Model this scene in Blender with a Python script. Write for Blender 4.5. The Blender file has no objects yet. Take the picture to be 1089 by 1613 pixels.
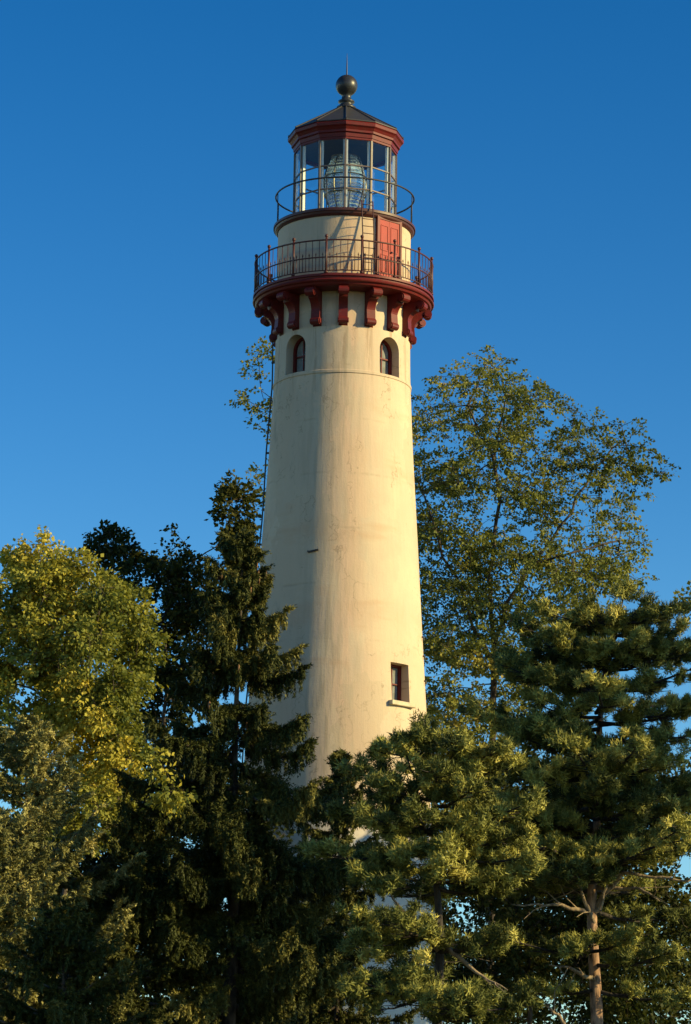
import bpy, bmesh, math, random
import numpy as np
from mathutils import Vector, Matrix

sc = bpy.context.scene
COL = sc.collection
R = math.radians

# ------------------------------------------------------------------ camera
PW, PH, F = 1089.0, 1613.0, 5200.0          # photograph size and focal length, in photo pixels
DIST, CAMZ = 88.0, 1.7                      # tower stands at the origin
PITCH, YAW, ROLL = R(12.6), math.atan(8.5 / F), 0.0146
CAM = np.array([0.0, -DIST, CAMZ])
_f = np.array([math.sin(YAW) * math.cos(PITCH), math.cos(YAW) * math.cos(PITCH), math.sin(PITCH)])
_r0 = np.array([math.cos(YAW), -math.sin(YAW), 0.0])
_u0 = np.cross(_r0, _f)
_r = _r0 * math.cos(ROLL) + _u0 * math.sin(ROLL)
_u = _u0 * math.cos(ROLL) - _r0 * math.sin(ROLL)
cam_d = bpy.data.cameras.new('camera')
cam = bpy.data.objects.new('camera', cam_d)
COL.objects.link(cam)
cam_d.sensor_fit = 'VERTICAL'
cam_d.sensor_height = 24.0
cam_d.lens = 24.0 * F / PH
cam_d.clip_start, cam_d.clip_end = 0.5, 20000
cam.matrix_world = Matrix(((_r[0], _u[0], -_f[0], CAM[0]), (_r[1], _u[1], -_f[1], CAM[1]),
                           (_r[2], _u[2], -_f[2], CAM[2]), (0, 0, 0, 1)))
sc.camera = cam


def at(px, py, Y):
    """world point seen at photo pixel (px, py) on the vertical plane y = Y"""
    d = _f * F + _r * (px - PW / 2) + _u * (PH / 2 - py)
    return CAM + d * ((Y - CAM[1]) / d[1])


def mpp(Y):
    """metres per photo pixel at depth Y"""
    return (Y - CAM[1]) / math.cos(PITCH) / F


# ------------------------------------------------------------------ light
SUN_AZ, SUN_EL = R(108), R(20)               # clockwise from +Y (the way the camera looks)
sd = Vector((math.sin(SUN_AZ) * math.cos(SUN_EL), math.cos(SUN_AZ) * math.cos(SUN_EL), math.sin(SUN_EL)))
world = bpy.data.worlds.new('World')
sc.world = world
world.use_nodes = True
wn = world.node_tree
wn.nodes.clear()
sky = wn.nodes.new('ShaderNodeTexSky')
sky.sky_type = 'NISHITA'
sky.sun_disc = False
sky.sun_elevation = SUN_EL
sky.sun_rotation = SUN_AZ
sky.air_density, sky.dust_density, sky.ozone_density = 1.0, 0.0, 2.0
hs = wn.nodes.new('ShaderNodeHueSaturation')
hs.inputs['Saturation'].default_value = 1.2
hs.inputs['Value'].default_value = 0.55
bg = wn.nodes.new('ShaderNodeBackground')
bg.inputs['Strength'].default_value = 0.075
wo = wn.nodes.new('ShaderNodeOutputWorld')
gm = wn.nodes.new('ShaderNodeGamma')          # a little of the phone camera's contrast
gm.inputs['Gamma'].default_value = 1.6
wn.links.new(sky.outputs[0], gm.inputs['Color'])
wn.links.new(gm.outputs[0], hs.inputs['Color'])
wn.links.new(hs.outputs[0], bg.inputs['Color'])
wn.links.new(bg.outputs[0], wo.inputs['Surface'])
sun_d = bpy.data.lights.new('sun', 'SUN')
sun_d.energy = 4.8
sun_d.angle = R(0.5)
sun_d.color = (1.0, 0.80, 0.35)
sun = bpy.data.objects.new('sun', sun_d)
COL.objects.link(sun)
sun.rotation_euler = (-sd).to_track_quat('-Z', 'Y').to_euler()
sun.location = (60, -20, 60)
sc.view_settings.view_transform = 'Standard'
sc.view_settings.look = 'None'
sc.view_settings.exposure = 0.55
sc.view_settings.gamma = 1.0
sc.cycles.transparent_max_bounces = 16
sc.cycles.max_bounces = 6


# ------------------------------------------------------------------ materials
def new_mat(name):
    m = bpy.data.materials.new(name)
    m.use_nodes = True
    nt = m.node_tree
    return m, nt, nt.nodes['Principled BSDF']


def node(nt, typ, **kw):
    n = nt.nodes.new(typ)
    for k, v in kw.items():
        if k in n.inputs.keys() if hasattr(n.inputs, 'keys') else False:
            n.inputs[k].default_value = v
        else:
            setattr(n, k, v)
    return n


def ramp(nt, stops):
    n = nt.nodes.new('ShaderNodeValToRGB')
    e = n.color_ramp.elements
    while len(e) < len(stops):
        e.new(0.5)
    for i, (p, c) in enumerate(stops):
        e[i].position = p
        e[i].color = (*c, 1) if len(c) == 3 else c
    return n


def mixc(nt, fac, a, b, mode='MIX'):
    n = nt.nodes.new('ShaderNodeMix')
    n.data_type = 'RGBA'
    n.blend_type = mode
    for sock, v in ((n.inputs[0], fac), (n.inputs[6], a), (n.inputs[7], b)):
        if isinstance(v, (int, float)):
            sock.default_value = v
        elif isinstance(v, tuple):
            sock.default_value = (*v, 1)
        else:
            nt.links.new(v, sock)
    return n.outputs[2]


def mth(nt, op, a, b=None, clamp=False):
    n = nt.nodes.new('ShaderNodeMath')
    n.operation = op
    n.use_clamp = clamp
    for i, v in enumerate((a, b)):
        if v is None:
            continue
        if isinstance(v, (int, float)):
            n.inputs[i].default_value = v
        else:
            nt.links.new(v, n.inputs[i])
    return n.outputs[0]


def painted(name, col, rough=0.5, var=0.25, metal=0.0, scale=6.0, dirt=(0.05, 0.03, 0.025)):
    m, nt, b = new_mat(name)
    tc = node(nt, 'ShaderNodeTexCoord')
    nz = node(nt, 'ShaderNodeTexNoise')
    nz.inputs['Scale'].default_value = scale
    nz.inputs['Detail'].default_value = 6
    nt.links.new(tc.outputs['Object'], nz.inputs['Vector'])
    rp = ramp(nt, [(0.35, (0, 0, 0)), (0.75, (1, 1, 1))])
    nt.links.new(nz.outputs['Fac'], rp.inputs[0])
    f = mth(nt, 'MULTIPLY', rp.outputs[0], var)
    nt.links.new(mixc(nt, f, col, dirt), b.inputs['Base Color'])
    b.inputs['Roughness'].default_value = rough
    b.inputs['Metallic'].default_value = metal
    bp = node(nt, 'ShaderNodeBump')
    bp.inputs['Strength'].default_value = 0.15
    bp.inputs['Distance'].default_value = 0.01
    nt.links.new(nz.outputs['Fac'], bp.inputs['Height'])
    nt.links.new(bp.outputs[0], b.inputs['Normal'])
    return m


def worn(name, col, rough=0.5, var=0.4):
    """old oil paint: chalky faded areas, rust bleeding through, chips"""
    m = painted(name, col, rough, var, scale=7.0)
    nt = m.node_tree
    b = nt.nodes['Principled BSDF']
    src = b.inputs['Base Color'].links[0].from_socket
    tc = node(nt, 'ShaderNodeTexCoord')
    def nz(sc_, lo, hi, amt):
        n = node(nt, 'ShaderNodeTexNoise')
        n.inputs['Scale'].default_value = sc_
        n.inputs['Detail'].default_value = 8
        n.inputs['Roughness'].default_value = 0.7
        nt.links.new(tc.outputs['Object'], n.inputs['Vector'])
        return mth(nt, 'MULTIPLY', ramp_out(nt, n.outputs['Fac'], lo, hi), amt)
    c = mixc(nt, nz(2.2, 0.50, 0.70, 0.3), src, (0.17, 0.024, 0.018))
    c = mixc(nt, nz(9.0, 0.60, 0.68, 0.6), c, (0.11, 0.05, 0.025))
    c = mixc(nt, nz(22.0, 0.66, 0.70, 0.7), c, (0.35, 0.30, 0.24))
    nt.links.new(c, b.inputs['Base Color'])
    b.inputs['Specular IOR Level'].default_value = 0.3
    return m


RUN_Z = float(at(541, 514, -1.95)[2])        # height of the bracket feet


def stucco_material():
    m, nt, b = new_mat('cream_stucco')
    geo = node(nt, 'ShaderNodeNewGeometry')
    sp = node(nt, 'ShaderNodeSeparateXYZ')
    nt.links.new(geo.outputs['Position'], sp.inputs[0])
    x, y, z = sp.outputs
    ny = mth(nt, 'MULTIPLY', y, -1.0)
    th = mth(nt, 'ARCTAN2', x, ny)               # 0 = towards the camera, + = right
    thm = mth(nt, 'MULTIPLY', th, 2.3)           # metres along the wall

    def cyl(su, sz, off=0.0):
        c = node(nt, 'ShaderNodeCombineXYZ')
        nt.links.new(mth(nt, 'MULTIPLY', thm, su), c.inputs[0])
        nt.links.new(mth(nt, 'MULTIPLY', z, sz), c.inputs[1])
        c.inputs[2].default_value = off
        return c.outputs[0]

    def noise(vec, scale, detail=5, rough=0.6):
        n = node(nt, 'ShaderNodeTexNoise')
        n.inputs['Scale'].default_value = scale
        n.inputs['Detail'].default_value = detail
        n.inputs['Roughness'].default_value = rough
        nt.links.new(vec, n.inputs['Vector'])
        return n.outputs['Fac']

    streak = noise(cyl(1.0, 0.10), 5.5, 8, 0.65)
    streak2 = noise(cyl(1.0, 0.22, 7.0), 2.2, 6, 0.6)
    blot = noise(cyl(1.0, 0.8, 3.0), 0.9, 6, 0.6)
    fine = noise(cyl(1.0, 1.0, 5.0), 14.0, 6, 0.7)
    base = mixc(nt, ramp_out(nt, blot, 0.38, 0.68), (0.58, 0.455, 0.335), (0.62, 0.505, 0.365))
    # pinkish older repair coat on a strip of the wall
    strip = mth(nt, 'SUBTRACT', 1.0, mth(nt, 'ABSOLUTE', mth(nt, 'MULTIPLY', mth(nt, 'SUBTRACT', th, 0.10), 2.3)), clamp=True)
    strip = mth(nt, 'MULTIPLY', strip, ramp_out(nt, streak2, 0.32, 0.62))
    base = mixc(nt, mth(nt, 'MULTIPLY', strip, 0.75), base, (0.72, 0.47, 0.33))
    # streaks of grime on the side towards the camera
    gm = mth(nt, 'SUBTRACT', 1.0, mth(nt, 'ABSOLUTE', mth(nt, 'MULTIPLY', mth(nt, 'ADD', th, 0.14), 1.7)), clamp=True)
    gm = mth(nt, 'MULTIPLY', gm, ramp_out(nt, streak, 0.46, 0.60))
    base = mixc(nt, mth(nt, 'MULTIPLY', gm, 0.45), base, (0.31, 0.255, 0.185))
    st = ramp_out(nt, streak2, 0.52, 0.75)
    base = mixc(nt, mth(nt, 'MULTIPLY', st, 0.35), base, (0.42, 0.36, 0.25))
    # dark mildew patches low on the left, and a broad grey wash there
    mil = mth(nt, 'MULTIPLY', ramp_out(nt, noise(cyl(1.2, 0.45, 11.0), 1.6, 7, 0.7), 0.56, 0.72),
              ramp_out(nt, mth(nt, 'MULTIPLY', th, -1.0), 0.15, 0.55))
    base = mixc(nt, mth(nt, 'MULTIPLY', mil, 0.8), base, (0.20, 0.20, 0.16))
    # re-plastered patches with their own edges, broad stained bands under some lifts
    vor = node(nt, 'ShaderNodeTexVoronoi')
    vor.inputs['Scale'].default_value = 0.75
    vor.inputs['Randomness'].default_value = 1.0
    nw = node(nt, 'ShaderNodeVectorMath')
    nw.operation = 'ADD'
    nt.links.new(cyl(1.0, 0.55, 4.0), nw.inputs[0])
    wob = node(nt, 'ShaderNodeTexNoise')
    wob.inputs['Scale'].default_value = 2.5
    wob.inputs['Detail'].default_value = 6
    nt.links.new(cyl(1.0, 1.0, 8.0), wob.inputs['Vector'])
    nt.links.new(wob.outputs['Color'], nw.inputs[1])
    nt.links.new(nw.outputs[0], vor.inputs['Vector'])
    sepc = node(nt, 'ShaderNodeSeparateColor')
    nt.links.new(vor.outputs['Color'], sepc.inputs[0])
    base = mixc(nt, mth(nt, 'MULTIPLY', ramp_out(nt, sepc.outputs[0], 0.55, 0.62), 0.30), base, (0.60, 0.44, 0.30))
    base = mixc(nt, mth(nt, 'MULTIPLY', ramp_out(nt, sepc.outputs[1], 0.62, 0.66), 0.22), base, (0.40, 0.35, 0.26))
    bnd = mth(nt, 'MULTIPLY', ramp_out(nt, noise(cyl(0.25, 1.0, 13.0), 0.75, 4), 0.50, 0.62), ramp_out(nt, blot, 0.40, 0.60))
    base = mixc(nt, mth(nt, 'MULTIPLY', bnd, 0.5), base, (0.52, 0.33, 0.21))
    # hairline cracks
    vc = node(nt, 'ShaderNodeTexVoronoi')
    vc.feature = 'DISTANCE_TO_EDGE'
    vc.inputs['Scale'].default_value = 0.9
    nt.links.new(nw.outputs[0], vc.inputs['Vector'])
    crk = mth(nt, 'MULTIPLY', mth(nt, 'SUBTRACT', 1.0, ramp_out(nt, vc.outputs['Distance'], 0.004, 0.016)), ramp_out(nt, streak2, 0.5, 0.6))
    base = mixc(nt, mth(nt, 'MULTIPLY', crk, 0.45), base, (0.24, 0.18, 0.12))
    # rust and soot running down from the bracket feet
    run = mth(nt, 'FRACT', mth(nt, 'ADD', mth(nt, 'MULTIPLY', th, 16 / 6.28319), 0.5))
    run = mth(nt, 'SUBTRACT', 1.0, mth(nt, 'MULTIPLY', mth(nt, 'ABSOLUTE', mth(nt, 'SUBTRACT', run, 0.5)), 4.5), clamp=True)
    zf = mth(nt, 'MULTIPLY', ramp_out(nt, z, RUN_Z - 2.6, RUN_Z), mth(nt, 'SUBTRACT', 1.0, ramp_out(nt, z, RUN_Z, RUN_Z + 0.1)))
    run = mth(nt, 'MULTIPLY', mth(nt, 'MULTIPLY', run, zf), ramp_out(nt, streak, 0.44, 0.58))
    base = mixc(nt, mth(nt, 'MULTIPLY', run, 0.6), base, (0.27, 0.17, 0.10))
    # horizontal lift lines
    zz = mth(nt, 'ADD', z, mth(nt, 'MULTIPLY', noise(cyl(1.0, 0.3, 2.0), 1.3), 0.10))
    fr = mth(nt, 'FRACT', mth(nt, 'MULTIPLY', zz, 1.0 / 1.52))
    ln = mth(nt, 'SUBTRACT', 1.0, mth(nt, 'MULTIPLY', mth(nt, 'ABSOLUTE', mth(nt, 'SUBTRACT', fr, 0.5)), 28.0), clamp=True)
    ln = mth(nt, 'MULTIPLY', ln, ramp_out(nt, noise(cyl(1.0, 0.5, 9.0), 0.9, 5), 0.48, 0.66))
    base = mixc(nt, mth(nt, 'MULTIPLY', ln, 0.5), base, (0.36, 0.28, 0.19))
    # greyish white lower wall: the trees' shade is painted into its colour
    low = mth(nt, 'SUBTRACT', 1.0, ramp_out(nt, z, 11.8, 13.2))
    base = mixc(nt, mth(nt, 'MULTIPLY', low, 0.8), base, (0.66, 0.64, 0.58))
    base = mixc(nt, mth(nt, 'MULTIPLY', ramp_out(nt, fine, 0.5, 0.8), 0.18), base, (0.40, 0.32, 0.2))
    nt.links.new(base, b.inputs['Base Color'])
    b.inputs['Roughness'].default_value = 0.85
    b.inputs['Specular IOR Level'].default_value = 0.25
    bp = node(nt, 'ShaderNodeBump')
    bp.inputs['Strength'].default_value = 0.5
    bp.inputs['Distance'].default_value = 0.02
    h = mth(nt, 'ADD', mth(nt, 'MULTIPLY', fine, 0.5), mth(nt, 'MULTIPLY', streak, 0.8))
    h = mth(nt, 'SUBTRACT', h, mth(nt, 'MULTIPLY', ln, 0.5))
    nt.links.new(h, bp.inputs['Height'])
    nt.links.new(bp.outputs[0], b.inputs['Normal'])
    return m


def ramp_out(nt, v, lo, hi):
    n = nt.nodes.new('ShaderNodeMapRange')
    n.interpolation_type = 'SMOOTHSTEP'
    n.inputs['From Min'].default_value = lo
    n.inputs['From Max'].default_value = hi
    nt.links.new(v, n.inputs['Value'])
    return n.outputs[0]


def leaf_material(name, cols, rough=0.55, trans=0.35, tint=(1.0, 0.97, 0.5)):
    """cols: list of (pos, colour) over each face's own 'var' value"""
    m = bpy.data.materials.new(name)
    m.use_nodes = True
    nt = m.node_tree
    nt.nodes.clear()
    at_ = node(nt, 'ShaderNodeAttribute')
    at_.attribute_name = 'var'
    rp = ramp(nt, cols)
    nt.links.new(at_.outputs['Fac'], rp.inputs[0])
    pb = node(nt, 'ShaderNodeBsdfPrincipled')
    pb.inputs['Roughness'].default_value = rough
    pb.inputs['Specular IOR Level'].default_value = 0.12
    nt.links.new(rp.outputs[0], pb.inputs['Base Color'])
    tr = node(nt, 'ShaderNodeBsdfTranslucent')
    nt.links.new(mixc(nt, 1.0, rp.outputs[0], tint, 'MULTIPLY'), tr.inputs['Color'])
    mx = node(nt, 'ShaderNodeMixShader')
    mx.inputs[0].default_value = trans
    nt.links.new(pb.outputs[0], mx.inputs[1])
    nt.links.new(tr.outputs[0], mx.inputs[2])
    out = node(nt, 'ShaderNodeOutputMaterial')
    nt.links.new(mx.outputs[0], out.inputs['Surface'])
    return m


def bark_material(name, a, b_, scale=9.0):
    m, nt, b = new_mat(name)
    tc = node(nt, 'ShaderNodeTexCoord')
    mp = node(nt, 'ShaderNodeMapping')
    mp.inputs['Scale'].default_value = (1, 1, 0.3)
    nt.links.new(tc.outputs['Object'], mp.inputs[0])
    nz = node(nt, 'ShaderNodeTexNoise')
    nz.inputs['Scale'].default_value = scale
    nz.inputs['Detail'].default_value = 8
    nt.links.new(mp.outputs[0], nz.inputs['Vector'])
    rp = ramp(nt, [(0.38, b_), (0.6, a)])
    nt.links.new(nz.outputs['Fac'], rp.inputs[0])
    nt.links.new(rp.outputs[0], b.inputs['Base Color'])
    b.inputs['Roughness'].default_value = 0.9
    bp = node(nt, 'ShaderNodeBump')
    bp.inputs['Strength'].default_value = 0.8
    bp.inputs['Distance'].default_value = 0.03
    nt.links.new(nz.outputs['Fac'], bp.inputs['Height'])
    nt.links.new(bp.outputs[0], b.inputs['Normal'])
    return m


def glass_material(name, tint=(0.93, 0.97, 0.97), refl=0.0):
    m = bpy.data.materials.new(name)
    m.use_nodes = True
    nt = m.node_tree
    nt.nodes.clear()
    t = node(nt, 'ShaderNodeBsdfTransparent')
    t.inputs[0].default_value = (*tint, 1)
    g = node(nt, 'ShaderNodeBsdfGlossy')
    g.inputs['Roughness'].default_value = 0.04
    fr = node(nt, 'ShaderNodeLayerWeight')      # same on both faces of a thin pane
    fr.inputs[0].default_value = 0.5
    fac = mth(nt, 'ADD', mth(nt, 'MULTIPLY', mth(nt, 'POWER', fr.outputs['Facing'], 4.0), 0.7), 0.05 + refl, clamp=True)
    mx = node(nt, 'ShaderNodeMixShader')
    nt.links.new(fac, mx.inputs[0])
    nt.links.new(t.outputs[0], mx.inputs[1])
    nt.links.new(g.outputs[0], mx.inputs[2])
    out = node(nt, 'ShaderNodeOutputMaterial')
    nt.links.new(mx.outputs[0], out.inputs['Surface'])
    return m


M = {}
M['stucco'] = stucco_material()
M['red'] = worn('oxide_red_paint', (0.145, 0.010, 0.009), 0.5, 0.35)
M['rail'] = painted('dark_red_iron', (0.075, 0.014, 0.013), 0.5, 0.5)
M['door'] = painted('faded_red_door', (0.36, 0.026, 0.018), 0.65, 0.25)
M['black'] = painted('black_iron', (0.025, 0.025, 0.03), 0.5, 0.3)
M['roof'] = painted('slate_grey_metal', (0.036, 0.037, 0.038), 0.5, 0.4, 0.0)
M['ball'] = painted('dark_bronze', (0.026, 0.030, 0.037), 0.38, 0.35, 0.0)
M['mullion'] = painted('weathered_grey_brown_paint', (0.17, 0.125, 0.105), 0.5, 0.4)
M['white'] = painted('white_inside_paint', (0.8, 0.8, 0.77), 0.5, 0.12, dirt=(0.5, 0.48, 0.4))
M['ceiling'] = painted('dark_ceiling', (0.035, 0.045, 0.05), 0.6, 0.3)
M['brass'] = painted('old_brass', (0.12, 0.10, 0.05), 0.4, 0.4, 0.6)
M['stone'] = painted('pale_stone', (0.62, 0.52, 0.36), 0.8, 0.3)
M['curtain'] = painted('window_blind', (0.28, 0.27, 0.26), 0.8, 0.5)
M['glass'] = glass_material('pane_glass')
_m, _nt, _b = new_mat('lens_glass')
_b.inputs['Base Color'].default_value = (0.84, 0.88, 0.90, 1)
_b.inputs['Transmission Weight'].default_value = 0.85
_b.inputs['Roughness'].default_value = 0.22
_b.inputs['IOR'].default_value = 1.5
M['lens'] = _m


# ------------------------------------------------------------------ object helpers
def link(o, parent=None):
    COL.objects.link(o)
    if parent is not None:
        o.parent = parent
    return o


def thing(name, label, cat, loc=(0, 0, 0), group=None):
    o = bpy.data.objects.new(name, None)
    o.empty_display_size = 0.3
    o.location = loc
    link(o)
    o['label'] = label
    o['category'] = cat
    if group:
        o['group'] = group
    return o


def obj(name, bm, mat, parent=None, smooth=False):
    me = bpy.data.meshes.new(name)
    bm.normal_update()
    bm.to_mesh(me)
    bm.free()
    if smooth:
        me.polygons.foreach_set('use_smooth', [True] * len(me.polygons))
    for m in (mat if isinstance(mat, list) else [mat]):
        me.materials.append(m)
    o = bpy.data.objects.new(name, me)
    return link(o, parent)


def lathe(profile, segs=128, closed=False):
    bm = bmesh.new()
    rings = []
    for r, z in profile:
        if r < 1e-6:
            rings.append([bm.verts.new((0, 0, z))])
        else:
            rings.append([bm.verts.new((r * math.sin(2 * math.pi * i / segs), -r * math.cos(2 * math.pi * i / segs), z))
                          for i in range(segs)])
    pairs = list(zip(rings[:-1], rings[1:]))
    if closed:
        pairs.append((rings[-1], rings[0]))
    for a, b in pairs:
        for i in range(segs):
            j = (i + 1) % segs
            if len(a) == 1 and len(b) == 1:
                continue
            if len(a) == 1:
                bm.faces.new((a[0], b[j], b[i]))
            elif len(b) == 1:
                bm.faces.new((a[i], a[j], b[0]))
            else:
                bm.faces.new((a[i], a[j], b[j], b[i]))
    bmesh.ops.recalc_face_normals(bm, faces=bm.faces)
    return bm


def add_tube(bm, pts, rad, n=8, closed=False):
    pts = [Vector(p) for p in pts]
    L = len(pts)
    rings = []
    ref = Vector((0.13, 0.31, 0.94))
    for i, p in enumerate(pts):
        if closed:
            t = pts[(i + 1) % L] - pts[i - 1]
        else:
            t = pts[min(i + 1, L - 1)] - pts[max(i - 1, 0)]
        t.normalize()
        a = t.cross(ref)
        if a.length < 1e-3:
            a = t.cross(Vector((1, 0, 0)))
        a.normalize()
        b = t.cross(a)
        r = rad[i] if isinstance(rad, (list, tuple)) else rad
        rings.append([bm.verts.new(p + a * (r * math.cos(2 * math.pi * k / n)) + b * (r * math.sin(2 * math.pi * k / n))) for k in range(n)])
    idx = list(range(L - 1)) + ([L - 1] if closed else [])
    for i in idx:
        A, B = rings[i], rings[(i + 1) % L]
        for k in range(n):
            q = (k + 1) % n
            bm.faces.new((A[k], A[q], B[q], B[k]))
    if not closed:
        bm.faces.new(rings[0][::-1])
        bm.faces.new(rings[-1])
    return bm


def add_box(bm, c, size, rot=None):
    mat = Matrix.Translation(Vector(c))
    if rot is not None:
        mat = mat @ rot
    mat = mat @ Matrix.Diagonal((*size, 1))
    bmesh.ops.create_cube(bm, size=1.0, matrix=mat)
    return bm


def pol(r, th, z):
    """point at radius r, th clockwise-right from the side facing the camera"""
    return Vector((r * math.sin(th), -r * math.cos(th), z))


def frame_at(th):
    """local axes: x = along the wall to the right, y = outward, z = up"""
    out = Vector((math.sin(th), -math.cos(th), 0))
    right = Vector((math.cos(th), math.sin(th), 0))
    return Matrix(((right.x, out.x, 0), (right.y, out.y, 0), (0, 0, 1))).to_4x4()


def ring_pts(r, z, n, th0=0.0):
    return [pol(r, th0 + 2 * math.pi * i / n, z) for i in range(n)]


def prism_from_outline(bm, pts, y0, y1, mat):
    """outline (x,z) extruded along local y from y0 to y1"""
    a = [bm.verts.new(mat @ Vector((x, y0, z))) for x, z in pts]
    b = [bm.verts.new(mat @ Vector((x, y1, z))) for x, z in pts]
    n = len(pts)
    bm.faces.new(a)
    bm.faces.new(b[::-1])
    for i in range(n):
        j = (i + 1) % n
        bm.faces.new((a[j], a[i], b[i], b[j]))
    return bm


def arch_outline(w, h, arched=True, n=14):
    """bottom centre at the origin"""
    if not arched:
        return [(-w / 2, 0), (w / 2, 0), (w / 2, h), (-w / 2, h)]
    r = w / 2
    return [(-r, 0), (r, 0)] + [(r * math.cos(math.pi * i / n), h - r + r * math.sin(math.pi * i / n)) for i in range(n + 1)]


# ------------------------------------------------------------------ ground
def ground():
    m, nt, b = new_mat('lawn')
    tc = node(nt, 'ShaderNodeTexCoord')
    nz = node(nt, 'ShaderNodeTexNoise')
    nz.inputs['Scale'].default_value = 0.6
    nz.inputs['Detail'].default_value = 8
    nt.links.new(tc.outputs['Object'], nz.inputs['Vector'])
    rp = ramp(nt, [(0.3, (0.02, 0.03, 0.01)), (0.7, (0.05, 0.07, 0.02))])
    nt.links.new(nz.outputs['Fac'], rp.inputs[0])
    nt.links.new(rp.outputs[0], b.inputs['Base Color'])
    b.inputs['Roughness'].default_value = 0.95
    bm = bmesh.new()
    S = 6000
    vs = [bm.verts.new(p) for p in ((-S, -S, 0), (S, -S, 0), (S, S, 0), (-S, S, 0))]
    bm.faces.new(vs)
    o = obj('ground', bm, m)
    o['kind'] = 'structure'


ground()


# ------------------------------------------------------------------ lighthouse
def axis_z(py, Y=0.0):
    """height of the pixel row at depth Y"""
    return float(at(PW / 2, py, Y)[2])


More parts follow.
